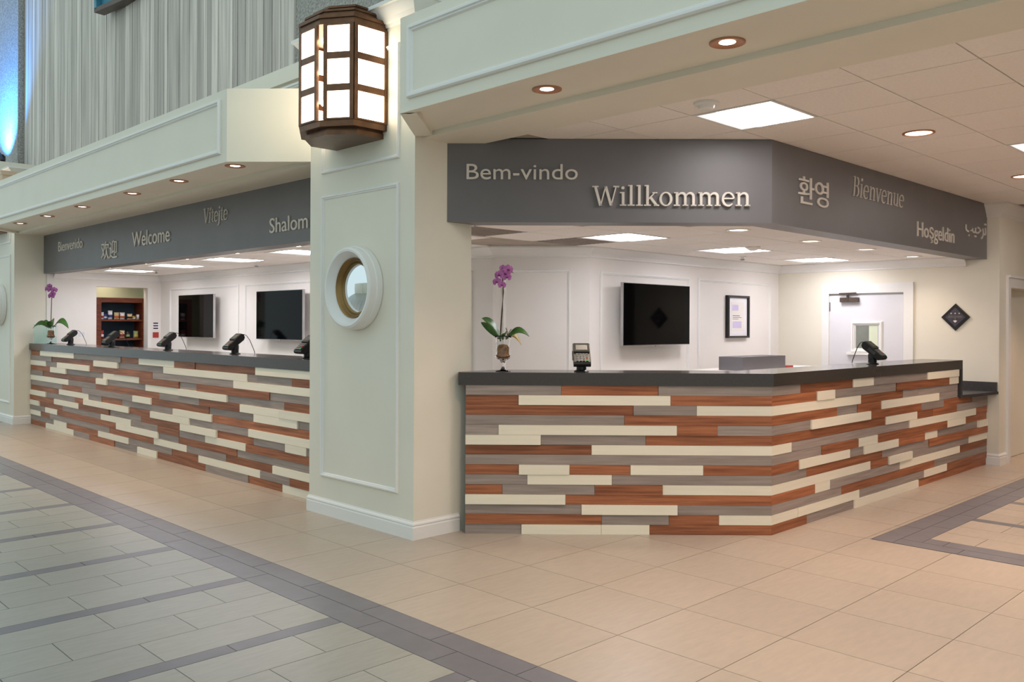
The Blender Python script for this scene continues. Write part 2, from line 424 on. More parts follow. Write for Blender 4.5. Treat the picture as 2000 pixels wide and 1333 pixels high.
# lobby wall turning away on the right, with a doorway
DX0, DX1, DZ = 10.66, 11.62, 1.93
wr = MB().box(10.50, DX0, 3.03, 3.19, 0, 2.95).box(DX1, 15.0, 3.03, 3.19, 0, 2.95).box(DX0, DX1, 3.03, 3.19, DZ, 2.95).build('wall_side', M_CREAM)
tag(wr, 'cream lobby wall turning away at the right edge', 'wall', kind='structure')
box('wall_far_side', (15.0, 15.1, -4.5, 3.2, 0, 2.95), M_CREAM)['kind'] = 'structure'
w_block = box('wall_daylight_block', (3.4, 15.0, -4.6, -4.5, 0, 2.95), M_CREAM); w_block['kind'] = 'structure'  # unseen wall added to keep the cool daylight out of the warm lobby
# crown mouldings and office panels
CROWN = [(0, OZ + 0.004), (0.10, OZ + 0.004), (0.10, OZ - 0.012), (0.075, OZ - 0.03), (0.03, OZ - 0.065), (0.018, OZ - 0.085), (0.018, OZ - 0.10), (0, OZ - 0.105)]
cr = sweep([(10.34, 3.36)] + OFF[1:], [(-d, z) for d, z in CROWN]).build('trim_1', M_TRIM)
tag(cr, 'white crown moulding around the office ceiling', 'molding', kind='structure')
PL_BACK = Plane((0, 5.62), (1, 0), (0, -1))
PL_TV = Plane((5.92, 0), (0, -1), (-1, 0))
PL_DIAG = Plane((6.597, 5.62), (1 / S2, -1 / S2), (-1 / S2, -1 / S2))
PL_RIGHT = Plane((10.34, 0), (0, -1), (-1, 0))
for a, b in ((6.756, 8.309), (8.493, 10.12)): panel_molding(PL_BACK, a, b, 0.30, 2.035, M_TRIM, wall_back)
panel_molding(PL_DIAG, -0.86, -0.19, 0.30, 2.045, M_TRIM, wd)
for a, b in ((13.86, 11.55), (11.36, 9.05), (8.86, 6.6)): panel_molding(PL_TV, -a, -b, 0.30, 2.05, M_TRIM, wall_tv)
BASE = [(0, 0), (0.016, 0), (0.016, 0.085), (0.012, 0.09), (0.012, 0.098), (0.016, 0.102), (0.013, 0.112), (0.006, 0.12), (0.004, 0.128), (0, 0.128)]
bb = sweep([(10.34, 3.60), (10.34, 3.03), (10.60, 3.03)], BASE).build('baseboard_right', M_TRIM)
bb = None
CR2 = [(0, CZ), (0.10, CZ), (0.10, CZ - 0.02), (0.07, CZ - 0.05), (0.03, CZ - 0.11), (0.018, CZ - 0.14), (0, CZ - 0.15)]
ct = sweep([(10.34, 3.156), (10.34, 3.03), (15.0, 3.03)], CR2).build('trim_2', M_TRIM)
for o in (bpy.data.objects['baseboard_right'], ct): o['kind'] = 'structure'
bpy.data.objects['baseboard_right']['label'] = 'white baseboard at the foot of the right wall corner'; ct['label'] = 'white crown moulding on the right lobby wall'

# ------------------------------------------------------------------ atrium: concrete wall, blue-lit column, parapet
CX = 4.45
conc = box('wall_concrete', (CX, CX + 0.4, 2.5, 16.4, 2.96, 9.0), M_ROUGH)
tag(conc, 'tall board-formed grey concrete wall above the soffits', 'wall', kind='structure')
y = 7.55
while y < 16.25:
    w = random.choice((0.085, 0.10, 0.12, 0.14, 0.17, 0.20)); y1 = min(y + w, 16.28)
    d = random.uniform(0.010, 0.022)
    box('concrete_board', (CX - d, CX + 0.01, y + 0.005, y1 - 0.005, 2.97, 8.98), M_CONC, conc); y = y1
column = box('column', (CX - 0.10, CX + 0.5, 16.3, 18.4, 2.96, 9.0), M_ROUGH)
tag(column, 'rough stucco column washed in blue light', 'column', kind='structure')
par = box('parapet', (4.10, 4.44, 2.6, 16.3, 2.97, 3.80), M_CREAM)
tag(par, 'cream parapet with moulding behind the soffits', 'parapet', kind='structure')
PL_PAR = Plane((4.10, 0), (0, -1), (-1, 0))
panel_molding(PL_PAR, -13.7, -6.45, 3.08, 3.66, M_TRIM, par, k=1.6)
box('parapet_rail', (4.06, 4.10, 2.6, 16.3, 3.68, 3.82), M_CREAM, par)

# ------------------------------------------------------------------ pillars
PXF, PXB = 3.765, 4.293
PY0, PY1 = 4.80, 6.152
PIL_DY = 14.25 - PY0
def make_pillar(label):
    t = thing('pillar', (PXF + 0.25, (PY0 + PY1) / 2, 0), label, 'pillar', 'panelled cream pillars')
    box('shaft', (PXF, PXB, PY0, PY1, 0, 3.66), M_CREAM, t)
    sweep([(PXB, PY1), (PXF, PY1), (PXF, PY0), (PXB - 0.115, PY0)], BASE).build('baseboard', M_TRIM, t)
    pl = Plane((PXF, 0), (0, -1), (-1, 0))
    panel_molding(pl, -5.975, -4.972, 0.30, 2.505, M_TRIM, t)
    panel_molding(pl, -5.975, -4.972, 2.68, 3.50, M_TRIM, t)
    cp = [(0, 3.63), (0.012, 3.63), (0.02, 3.65), (0.035, 3.655), (0.05, 3.68), (0.09, 3.73), (0.10, 3.745), (0.115, 3.75), (0.115, 3.775), (0, 3.775)]
    sweep([(PXB, PY1), (PXF, PY1), (PXF, PY0), (PXB, PY0)], cp).build('crown', M_TRIM, t)
    return t
pillar = make_pillar('cream panelled pillar with round mirror, in the middle between both counters')
p2 = copy_tree(pillar); p2.location.y += PIL_DY; p2['label'] = 'cream panelled pillar at the left edge beyond the left counter'

opp = box('wall_opposite', (-9.2, -9.0, -4.6, 18.5, 0, 4.2), M_CREAM); tag(opp, 'cream wall on the far side of the atrium', 'wall', kind='structure')
for yy in (2.5, 11.5):
    q = copy_tree(pillar); q.location = (-8.75, yy, 0); q.rotation_euler.z = PI; q['label'] = 'cream panelled pillar across the atrium, ' + ('nearer' if yy < 5 else 'farther')
# ------------------------------------------------------------------ soffits
X0 = 3.29; ZS, ZT = 2.805, 3.395
sof = thing('soffit', (3.6, 10.2, ZS), 'cream panelled soffit with six downlights above the left counter', 'soffit', kind='structure')
Z2 = ZS + 0.03
poly = [(X0, 6.64), (X0, 13.76), (PXF, 14.25), (PXF + 0.06, 14.25), (PXF + 0.06, 6.15), (PXF, 6.15)]
MB().prism(poly, ZS + 0.03, ZT).build('soffit_body', M_CREAM, sof)
# rim under the body, leaving a shallow recess for the lamps
MB().prism([(X0, 6.64), (X0, 13.76), (X0 + 0.05, 13.74), (X0 + 0.05, 6.66)], ZS, Z2).build('soffit_rim', M_CREAM, sof)
MB().prism([(X0, 6.64), (X0 + 0.05, 6.66), (PXF + 0.05, 6.2), (PXF, 6.15)], ZS, Z2).build('soffit_rim', M_CREAM, sof)
MB().prism([(X0, 13.76), (X0 + 0.05, 13.74), (PXF + 0.05, 14.2), (PXF, 14.25)], ZS, Z2).build('soffit_rim', M_CREAM, sof)
MB().box(PXF + 0.03, 4.40, 6.152, 14.25, ZS - 0.005, 2.97).build('soffit_header', M_CREAM, sof)
PL_SOF = Plane((X0, 0), (0, -1), (-1, 0))
panel_molding(PL_SOF, -13.6, -6.74, ZS + 0.075, ZT - 0.07, M_TRIM, sof, k=1.35)
beam = thing('soffit', (3.7, 1.5, ZS), 'cream panelled beam with downlights running to the upper right', 'soffit', kind='structure')
poly = [(X0, 4.345), (X0, -4.5), (PXF + 0.06, -4.5), (PXF + 0.06, 4.80), (PXF, 4.80)]
MB().prism(poly, ZS + 0.03, ZT).build('soffit_body', M_CREAM, beam)
MB().prism([(X0, 4.345), (X0, -4.5), (X0 + 0.05, -4.5), (X0 + 0.05, 4.31)], ZS, Z2).build('soffit_rim', M_CREAM, beam)
MB().prism([(X0, 4.345), (X0 + 0.05, 4.25), (PXF + 0.08, 4.70), (PXF, 4.80)], ZS, Z2).build('soffit_rim', M_CREAM, beam)
MB().box(PXF + 0.06, 4.25, -4.5, 4.80, ZS - 0.005, 2.97).build('soffit_header', M_CREAM, beam)
panel_molding(PL_SOF, -4.26, 4.3, ZS + 0.075, ZT - 0.07, M_TRIM, beam, k=1.35)

# ------------------------------------------------------------------ lettering
GLY = {}
def font_glyph(text):
    if text in GLY: return GLY[text]
    cu = bpy.data.curves.new('glyph', 'FONT'); cu.body = text; cu.size = 1.0; cu.resolution_u = 4
    o = bpy.data.objects.new('glyph', cu); col.objects.link(o)
    bpy.context.view_layer.update()
    ev = o.evaluated_get(bpy.context.evaluated_depsgraph_get()); me = ev.to_mesh()
    vs_ = [tuple(v.co) for v in me.vertices]; fs = [tuple(p.vertices) for p in me.polygons]
    ev.to_mesh_clear(); bpy.data.objects.remove(o); bpy.data.curves.remove(cu)
    GLY[text] = (vs_, fs); return GLY[text]

def extrude2d(vs_, fs):
    """flat 2D faces -> solid prism mesh data (x, y, d in 0..1)"""
    cnt = {}
    F = []
    for f in fs:
        a = sum(vs_[f[i]][0] * vs_[f[(i + 1) % len(f)]][1] - vs_[f[(i + 1) % len(f)]][0] * vs_[f[i]][1] for i in range(len(f)))
        if a < 0: f = f[::-1]
        F.append(f)
        for i in range(len(f)):
            e = (f[i], f[(i + 1) % len(f)]); cnt[e] = cnt.get(e, 0) + 1
    n = len(vs_)
    out = [(v[0], v[1], 0.0) for v in vs_] + [(v[0], v[1], 1.0) for v in vs_]
    faces = [tuple(i + n for i in f) for f in F] + [f[::-1] for f in F]
    for (a, b) in cnt:
        if (b, a) not in cnt: faces.append((a, b, b + n, a + n))
    return out, faces

def letters_font(word, positions_of=None):
    """list of (verts2d, faces) per glyph laid out by the font's own advances"""
    res = []
    for i, ch in enumerate(word):
        if ch == ' ': continue
        gv, gf = font_glyph(ch)
        if i:
            pv, _ = font_glyph(word[:i + 1]); off = max(p[0] for p in pv) - max(p[0] for p in gv)
        else: off = 0
        res.append(([(p[0] + off, p[1]) for p in gv], gf))
    return res

# a small stroke-built slab-serif alphabet (x-height 0.66, cap height 0.95)
def stroke(pts, w):
    ws = list(w) if isinstance(w, (list, tuple)) else [w] * len(pts)
    ws = (ws + [ws[-1]] * len(pts))[:len(pts)]
    L, R = [], []
    for i, (x, y) in enumerate(pts):
        a = pts[max(i - 1, 0)]; b = pts[min(i + 1, len(pts) - 1)]
        dx, dy = b[0] - a[0], b[1] - a[1]; l = math.hypot(dx, dy); nx, ny = -dy / l, dx / l; h = ws[i] / 2
        L.append((x + nx * h, y + ny * h)); R.append((x - nx * h, y - ny * h))
    n = len(pts)
    return L + R, [(i, i + n, i + 1 + n, i + 1) for i in range(n - 1)]
def arc(cx, cy, rx, ry, a0, a1, n=12): return [(cx + rx * math.cos(math.radians(a0 + (a1 - a0) * i / n)), cy + ry * math.sin(math.radians(a0 + (a1 - a0) * i / n))) for i in range(n + 1)]
TH, TN, SE = 0.12, 0.06, 0.055
def hs(x0, x1, y): return stroke([(x0, y), (x1, y)], SE)
def disc(x, y, r): return [(x + r * math.cos(2 * PI * i / 14), y + r * math.sin(2 * PI * i / 14)) for i in range(14)], [tuple(range(14))]
def arch(x0, x1, foot=True):
    p = [(x0 + 0.02, 0.48)] + arc((x0 + x1) / 2 + 0.03, 0.46, (x1 - x0) / 2 - 0.03, 0.16, 160, 0, 9) + [(x1, 0.0)]
    w = [TN] + [TN, TN + .01, TN + .02, TN + .03, TN + .04, TH - .01, TH, TH, TH, TH] + [TH]
    return [stroke(p, w)] + ([hs(x1 - 0.12, x1 + 0.14, 0.027)] if foot else [])
def ring(cx, cy, rx, ry, t0, t1, n=28):
    o = [(cx + rx * math.cos(2 * PI * i / n), cy + ry * math.sin(2 * PI * i / n)) for i in range(n)]
    q = [(cx + (rx - t0) * math.cos(2 * PI * i / n), cy + (ry - t1) * math.sin(2 * PI * i / n)) for i in range(n)]
    return o + q, [(i, (i + 1) % n, (i + 1) % n + n, i + n) for i in range(n)]
SERIF = {
 'W': (1.24, [stroke([(0.10, 0.95), (0.36, 0.0)], TH), stroke([(0.36, 0.0), (0.60, 0.93)], TN), stroke([(0.60, 0.93), (0.86, 0.0)], TH), stroke([(0.86, 0.0), (1.10, 0.95)], TN), hs(-0.04, 0.26, 0.925), hs(0.96, 1.24, 0.925)]),
 'V': (0.86, [stroke([(0.10, 0.95), (0.42, 0.0)], TH), stroke([(0.42, 0.0), (0.74, 0.95)], TN), hs(-0.04, 0.26, 0.925), hs(0.60, 0.88, 0.925)]),
 'B': (0.72, [stroke([(0.16, 0), (0.16, 0.95)], TH), hs(0.0, 0.36, 0.027), hs(0.0, 0.36, 0.925), stroke([(0.16, 0.925), (0.36, 0.925)] + arc(0.36, 0.715, 0.20, 0.21, 80, -80, 8) + [(0.16, 0.505)], [TN] * 3 + [.09, .11, .11, .11, .11, .09, TN] + [TN]), stroke([(0.36, 0.505)] + arc(0.38, 0.265, 0.23, 0.24, 80, -80, 8) + [(0.16, 0.027)], [TN, TN, .08, .1, .12, .12, .12, .1, .08, TN, TN])]),
 'i': (0.36, [stroke([(0.17, 0), (0.17, 0.66)], TH), hs(0.02, 0.33, 0.027), hs(0.03, 0.17, 0.633), disc(0.16, 0.86, 0.075)]),
 'í': (0.36, [stroke([(0.17, 0), (0.17, 0.66)], TH), hs(0.02, 0.33, 0.027), hs(0.03, 0.17, 0.633), stroke([(0.15, 0.76), (0.30, 0.96)], 0.08)]),
 'l': (0.37, [stroke([(0.17, 0), (0.17, 1.0)], TH), hs(0.01, 0.34, 0.027), hs(0.03, 0.17, 0.973)]),
 'k': (0.68, [stroke([(0.17, 0), (0.17, 1.0)], TH), hs(0.01, 0.33, 0.027), hs(0.03, 0.17, 0.973), stroke([(0.20, 0.30), (0.52, 0.64)], TN), stroke([(0.30, 0.42), (0.60, 0.02)], TH), hs(0.40, 0.64, 0.633), hs(0.48, 0.72, 0.027)]),
 'o': (0.68, [ring(0.34, 0.33, 0.31, 0.345, 0.115, 0.06)]),
 'm': (1.12, [stroke([(0.17, 0), (0.17, 0.66)], TH), hs(0.02, 0.31, 0.027), hs(0.03, 0.17, 0.633)] + arch(0.17, 0.56) + arch(0.56, 0.95)),
 'n': (0.74, [stroke([(0.17, 0), (0.17, 0.66)], TH), hs(0.02, 0.31, 0.027), hs(0.03, 0.17, 0.633)] + arch(0.17, 0.57)),
 'e': (0.63, [stroke([(0.06, 0.36), (0.56, 0.36)], TN), stroke(arc(0.32, 0.33, 0.26, 0.315, 8, 318, 20), [TN + .02] * 4 + [.07] * 3 + [.11] * 8 + [.09] * 4 + [.06, .05])]),
 'v': (0.64, [stroke([(0.08, 0.66), (0.32, 0.0)], TH), stroke([(0.32, 0.0), (0.56, 0.66)], TN), hs(-0.02, 0.2, 0.633), hs(0.45, 0.66, 0.633)]),
 'u': (0.74, [stroke([(0.56, 0), (0.56, 0.66)], TH), hs(0.56, 0.70, 0.027), hs(0.44, 0.56, 0.633), hs(0.02, 0.17, 0.633), stroke([(0.17, 0.66), (0.17, 0.22)] + arc(0.34, 0.20, 0.17, 0.17, 180, 330, 8) + [(0.54, 0.2)], [TH, TH, TH, TH, .1, .08, .07, TN, TN, TN, TN, TN])]),
 't': (0.45, [stroke([(0.18, 0.84), (0.18, 0.16)] + arc(0.30, 0.15, 0.12, 0.12, 180, 320, 6), [TN, TH, TH, .1, .08, TN, TN, TN, TN]), hs(0.02, 0.40, 0.633)]),
 'j': (0.36, [stroke([(0.18, 0.66), (0.18, -0.08)] + arc(0.02, -0.10, 0.16, 0.15, 0, -120, 7), [TH, TH, TH, .1, .09, .08, .07, TN, TN, TN]), hs(0.04, 0.18, 0.633), disc(0.17, 0.86, 0.075)]),
}
def letters_serif(word, shear=0.0, thin=1.0):
    res = []; x = 0
    for ch in word:
        adv, parts = SERIF[ch]; vs_, fs = [], []
        for pv, pf in parts:
            if thin != 1.0 and len(pf) and len(pv) == 2 * (len(pf) + 1):
                h = len(pv) // 2; c = [((pv[i][0] + pv[i + h][0]) / 2, (pv[i][1] + pv[i + h][1]) / 2) for i in range(h)]
                pv = [(c[i % h][0] + (p[0] - c[i % h][0]) * thin, c[i % h][1] + (p[1] - c[i % h][1]) * thin) for i, p in enumerate(pv)]
            n = len(vs_); vs_ += [(p[0] + x + shear * p[1], p[1]) for p in pv]; fs += [tuple(i + n for i in f) for f in pf]
        res.append((vs_, fs)); x += adv + 0.02
    return res

def place_word(board, letters, pl, a0, a1, z_base, cap_z, capn, d=0.010, zfit=None):
    """fit the word between a0..a1 along the plane, baseline z_base, letters of height capn scaled to cap_z - z_base"""
    xs = [p[0] for vs_, _ in letters for p in vs_]; x0, x1 = min(xs), max(xs)
    kx = (a1 - a0) / (x1 - x0); kz = (cap_z - z_base) / capn
    yo = 0.0
    if zfit:
        yy_ = [p[1] for vs_, _ in letters for p in vs_]; kz = (zfit[1] - zfit[0]) / (max(yy_) - min(yy_)); yo = min(yy_); z_base = zfit[0]
    for vs_, fs in letters:
        ev, ef = extrude2d(vs_, fs)
        mb = MB(); mb.add([pl.p(a0 + (p[0] - x0) * kx, z_base + (p[1] - yo) * kz, 0.0015 + p[2] * d) for p in ev], ef)
        mb.build('letter', M_LETTER, board)

# ------------------------------------------------------------------ sign boards
SZ0, SZ1 = 2.235, 2.832
SIGX = 4.16
sign_l = thing('sign_board', (SIGX + 0.1, 10.2, SZ0), 'long grey welcome fascia above the left counter', 'sign board')
box('board', (SIGX, SIGX + 0.2, PY1, 14.245, SZ0, SZ1), M_SIGN, sign_l)
PL_SL = Plane((SIGX, 0), (0, -1), (-1, 0))
K = 4.145 / 3.985
def zz(z): return 1.5 + (z - 1.5) * K
place_word(sign_l, letters_font('Bienvenido'), PL_SL, -13.03 * K, -12.08 * K, zz(2.485), zz(2.625), 0.727)
place_word(sign_l, letters_font('欢迎'), PL_SL, -11.40 * K, -10.885 * K, 0, 1, 1, zfit=(zz(2.288), zz(2.512)))
place_word(sign_l, letters_font('Welcome'), PL_SL, -10.415 * K, -9.373 * K, zz(2.39), zz(2.57), 0.727)
place_word(sign_l, letters_serif('Vítejte', 0.10, 0.62), PL_SL, -8.55 * K, -8.035 * K, zz(2.515), zz(2.665), 0.95)
place_word(sign_l, letters_font('Shalom'), PL_SL, -7.212 * K, -6.564 * K, zz(2.322), zz(2.462), 0.727)

sign_r = thing('sign_board', (5.703, 3.255, SZ0), 'grey angled welcome fascia above the right counter', 'sign board')
path = [(4.058, 4.80), (5.703, 3.155), (10.34, 3.155)]
sweep(path, [(0, SZ0), (0, SZ1), (-0.2, SZ1), (-0.2, SZ0)]).build('board', M_SIGN, sign_r)
PL_SC = Plane((8.858 / 2, 8.858 / 2), (1 / S2, -1 / S2), (-1 / S2, -1 / S2))
PL_SD = Plane((0, 3.155), (1, 0), (0, -1))
place_word(sign_r, letters_font('Bem-vindo'), PL_SC, -0.385, 0.411, 2.541, 2.657, 0.727, d=0.018)
place_word(sign_r, letters_serif('Willkommen'), PL_SC, 0.514, 1.64, 2.353, 2.493, 0.95, d=0.028)
place_word(sign_r, letters_font('환'), PL_SD, 6.087, 6.325, 0, 1, 1, zfit=(2.42, 2.625))
place_word(sign_r, letters_font('영'), PL_SD, 6.345, 6.566, 0, 1, 1, zfit=(2.42, 2.622))
place_word(sign_r, letters_serif('Bienvenue', 0.14, 0.5), PL_SD, 6.995, 8.045, 2.568, 2.735, 0.95)
place_word(sign_r, letters_font('Hoşgeldin'), PL_SD, 8.364, 9.321, 2.34, 2.486, 0.727)
place_word(sign_r, letters_font('\uFE90\uFEF4\uFEA3\uFEAE\uFE97'), PL_SD, 9.651, 10.287, 0, 1, 1, zfit=(2.435, 2.615))

# ------------------------------------------------------------------ planked counters
WOODS = {'B': M_BROWN, 'G': M_GREY, 'W': M_WHITE}
DEPTHS = {'B': (0.006, 0.012, 0.020), 'G': (0.005, 0.010, 0.016), 'W': (0.014, 0.020, 0.026)}
LEFT = """B13.75 W12.34 G10.73 B10.17 W9.21 B8.71 B7.43 W6.16
G13.28 B11.61 W10.81 G9.49 W7.6 G6.79 B6.16
W13.53 G13.01 W11.76 B10.95 B9.79 G7.87 W6.16
B13.3 W12.66 G11.3 W10.16 B9.1 G8.67 B7.18 G6.16
G13.66 B11.52 W11.16 G9.99 W9.1 W8.0 G6.93 B6.16
W12.58 G11.56 B9.6 G8.61 B7.74 W7.01 W6.16
G12.83 B12.04 G10.34 W9.81 B8.4 G7.47 W6.7 G6.16
B12.96 W11.81 G11.36 B10.68 G9.23 W8.32 B6.16
W13.51 G12.32 B11.97 W10.46 B9.83 W8.83 G7.56 W6.16
B13.15 W12.16 B11.09 G10.12 B9.05 W8.22 B7.48 G6.89 W6.54 G6.16
W13.8 B12.8 G11.36 W10.4 G9.64 B9.08 G8.48 W7.62 B6.16
G13.55 W13.01 B10.84 W9.62 G9.11 B7.81 G6.16
W13.75 B13.33 G11.07 B9.75 W8.91 G8.03 B7.12 W6.16
G13.17 W12.64 B11.45 W10.47 G9.28 B8.63 W7.35 G6.82 B6.16
B13.5 W12.35 G11.76 B10.91 G10.19 W9.65 B8.46 G7.58 B6.95 W6.16"""
SIDE = """G6.12 B7.02 W7.42 G8.6 W9.44
B6.38 W6.68 G7.89 B9.18 W9.44
W7.17 B8.05 G8.4 G9.44
B6.73 G7.11 B7.57 W8.91 G9.44
G6.28 W7.34 B8.46 G9.04 B9.85 G10.335
B7.66 W8.36 B8.75 B9.39 G10.335
W5.99 G8.18 W9.96 B10.335
G6.46 B7.11 W7.49 B9.13 W9.65 B10.335
B6.1 W6.95 G7.21 W7.92 B8.55 W8.88 G10.04 W10.335
G6.22 B7.6 G8.66 B10.335
W7.36 B7.72 W8.24 G9.76 W10.335
B6.36 W6.61 G7.97 W9.5 B10.335
G6.81 B8.81 G10.335
W6.09 W7.14 G8.55 W9.14 B10.335
B6.23 G7.04 W8.4 B10.335"""
FRONT = """G0.685 B1.38 G2.19
B0.379 W1.466 B2.19
B1.201 G1.653 W2.19
G1.137 B2.19
G0.236 W1.512 B1.803 G2.19
W0.54 G1.291 B2.19
B0.903 W2.19
G2.19
B0.383 W0.746 B1.182 W1.702 B2.19
G0.444 W1.049 G2.19
B0.266 G0.927 B1.412 W2.19
W0.718 B2.19
G0.832 W1.518 G2.19
B0.977 G1.457 B1.815 W2.19
G0.403 W0.974 W1.319 B2.19"""
def parse(t): return [[(w[0], float(w[1:])) for w in r.split()] for r in t.split('\n')]
rng = random.Random(3)
# left counter: planks on the face x = 3.992
ZL = 1.095
cl = thing('reception_counter', (4.2, 10.2, 0), 'long reception counter clad in brown, grey and cream planks, left of the pillar', 'counter')
box('counter_core', (3.994, 4.40, 6.152, 14.235, 0, ZL), M_CORE, cl)
for r, row in enumerate(parse(LEFT)):
    z1 = ZL * (1 - r / 15); z0 = ZL * (1 - (r + 1) / 15); a = 14.233
    for c, b in row:
        d = rng.choice(DEPTHS[c])
        box('plank', (3.996 - d, 3.9955, b + 0.001, a - 0.001, z0 + 0.0008, z1 - 0.0008), WOODS[c], cl); a = b
# right counter: face x + y = 8.858 turning into y = 3.158
ZR = 1.066
crr = thing('reception_counter', (5.9, 3.9, 0), 'angled reception counter clad in brown, grey and cream planks, right of the pillar', 'counter')
inner = [(4.158, 4.70), (5.703 + 0.004, 3.155 + 0.004), (9.49, 3.159)]
MB().prism([(4.165, 4.697), (5.706, 3.160), (9.50, 3.160), (9.50, 3.51), (5.85, 3.51), (4.57, 4.79), (4.25, 4.79)], 0, ZR).build('counter_core', M_CORE, crr)
box('counter_core', (9.50, 10.335, 3.160, 3.50, 0, 0.77), M_CORE, crr)
PLC = Plane((4.157, 4.701), (1 / S2, -1 / S2), (-1 / S2, -1 / S2))
PLD = Plane((0, 3.1575), (1, 0), (0, -1))
rows_c, rows_d = parse(FRONT), parse(SIDE)
for r in range(15):
    z1 = ZR * (1 - r / 15) - 0.0008; z0 = ZR * (1 - (r + 1) / 15) + 0.0008
    dc = 0.012
    a = 0.0
    for i, (c, b) in enumerate(rows_c[r]):
        last = i == len(rows_c[r]) - 1
        d = dc if last else rng.choice(DEPTHS[c])
        mb = MB()
        b2 = b - 0.001
        if last:   # mitred into the corner
            cxn, cyn = 5.703, 3.1575
            sx = offset_path([(4.157, 4.7035), (cxn, cyn), (10.3, cyn)], dc)[1]
            p0 = PLC.p(a + 0.001, z0, 0); p0d = PLC.p(a + 0.001, z0, d)
            mb.prism([p0[:2], p0d[:2], sx, (cxn, cyn)], z0, z1)
        else: mb = pbox(PLC, a + 0.001, b2, z0, z1, 0, d)
        mb.build('plank', WOODS[c], crr); a = b
    a = 5.703
    for i, (c, b) in enumerate(rows_d[r]):
        b2 = min(b, 9.474) if (r < 4) else b
        d = dc if i == 0 else rng.choice(DEPTHS[c])
        if i == 0: MB().prism([(5.703, 3.1575), sx, (b2 - 0.001, 3.1575 - d), (b2 - 0.001, 3.1575)], z0, z1).build('plank', WOODS[c], crr)
        else: box('plank', (a + 0.001, b2 - 0.001, 3.1575 - d, 3.1575, z0, z1), WOODS[c], crr)
        a = b2

# worktops
ctl = box('countertop', (3.962, 4.42, 6.16, 14.233, ZL, 1.19), M_SLAB)
tag(ctl, 'dark polished stone worktop on the left counter', 'countertop')
ctr = thing('countertop', (6.0, 3.4, ZR), 'dark polished stone worktop with a drop end on the right counter', 'countertop')
MB().prism([(4.11, 4.728), (5.694, 3.13), (9.53, 3.13), (9.53, 3.53), (5.86, 3.53), (4.60, 4.79), (4.17, 4.79)], ZR, 1.157).build('slab', M_SLAB, ctr)
box('drop_end', (9.478, 9.53, 3.13, 3.53, 0.772, ZR), M_SLABE, ctr)
shelf = thing('side_shelf', (9.95, 3.3, 0.77), 'low dark shelf with upstand between the right counter and the wall', 'shelf')
MB().prism([(9.53, 3.13), (10.34, 3.035), (10.34, 3.53), (9.53, 3.53)], 0.772, 0.80).build('shelf_board', M_SLABE, shelf)
box('upstand', (10.315, 10.34, 3.045, 3.53, 0.80, 0.90), M_SLABE, shelf)
# staff desk edges inside the office, below the worktop
dk = box('desk', (8.0, 9.9, 4.72, 5.40, 0.0, 1.02), M_OFFICE); tag(dk, 'low white back desk under the grey cabinet', 'desk')

# ------------------------------------------------------------------ lights in the ceilings
def point_spot(name, loc, power, color, parent, size=1.9, blend=0.9, radius=0.03):
    ld = bpy.data.lights.new(name, 'SPOT'); ld.energy = power; ld.color = color; ld.spot_size = size; ld.spot_blend = blend; ld.shadow_soft_size = radius
    o = bpy.data.objects.new(name, ld); col.objects.link(o); o.parent = parent; o.location = loc
    return o
def make_can(r, ring_mat, power, color, lamp_r, size):
    t = thing('recessed_downlight', (0, 0, 0), '', 'downlight')
    MB().lathe([(r, 0.002), (r, -0.006), (r * 0.88, -0.009), (r * 0.80, -0.003), (lamp_r * 0.98, -0.001)], n=28, cap=False).build('trim_ring', ring_mat, t, smooth=True)
    MB().lathe([(lamp_r, -0.001), (lamp_r * 0.6, -0.004), (0.001, -0.005)], n=20, cap=False).build('lamp', M_LAMP, t, smooth=True)
    point_spot('lamp_light', (0, 0, -0.012), power, color, t, size)
    return t
can_l = make_can(0.085, M_CANRING, P_CAN_L, WARM, 0.042, 1.7)
can_r = make_can(0.085, M_CANRING, P_CAN_L * 1.15, WARM, 0.04, 1.95)
can_c = make_can(0.105, M_CANRING, P_CAN_R * 2.3, (1.0, 0.68, 0.49), 0.088, 1.25)
can_o = make_can(0.10, M_TRIM, P_CAN_O, (1.0, 0.80, 0.62), 0.075, 2.2)
def put(proto, first, loc, label, group):
    o = proto if first else copy_tree(proto)
    o.location = loc; o['label'] = label; o['group'] = group; return o
names6 = ['nearest the middle pillar', 'second from the middle pillar', 'third from the middle pillar', 'fourth from the middle pillar', 'second from the far left pillar', 'nearest the far left pillar']
for i, yy in enumerate((6.92, 8.03, 9.15, 10.62, 11.87, 13.01)):
    put(can_l, i == 0, (3.505, yy, Z2), 'copper-ringed downlight in the left soffit, ' + names6[i], 'downlights in the left soffit')
for i, yy in enumerate((3.39, 2.225, 1.06, -0.10, -1.26)):
    put(can_r, i == 0, (3.60, yy, Z2), 'copper-ringed downlight in the right beam, ' + ('nearest the pillar', 'near the top of the photo', 'third from the pillar', 'fourth from the pillar', 'fifth from the pillar')[i], 'downlights in the right beam')
for i, (x, yy) in enumerate(((6.21, 2.33), (8.64, 2.335), (11.07, 2.335), (6.21, 0.62), (8.64, 0.62), (6.21, -1.07), (8.64, -1.07))):
    put(can_c, i == 0, (x, yy, CZ), 'round downlight among the lobby ceiling tiles' + (', above the angled fascia corner', ', at the right edge', ', by the lobby door', ', in the second row', ', second row far end', ', third row', ', third row far end')[i], 'round downlights in the lobby ceiling')
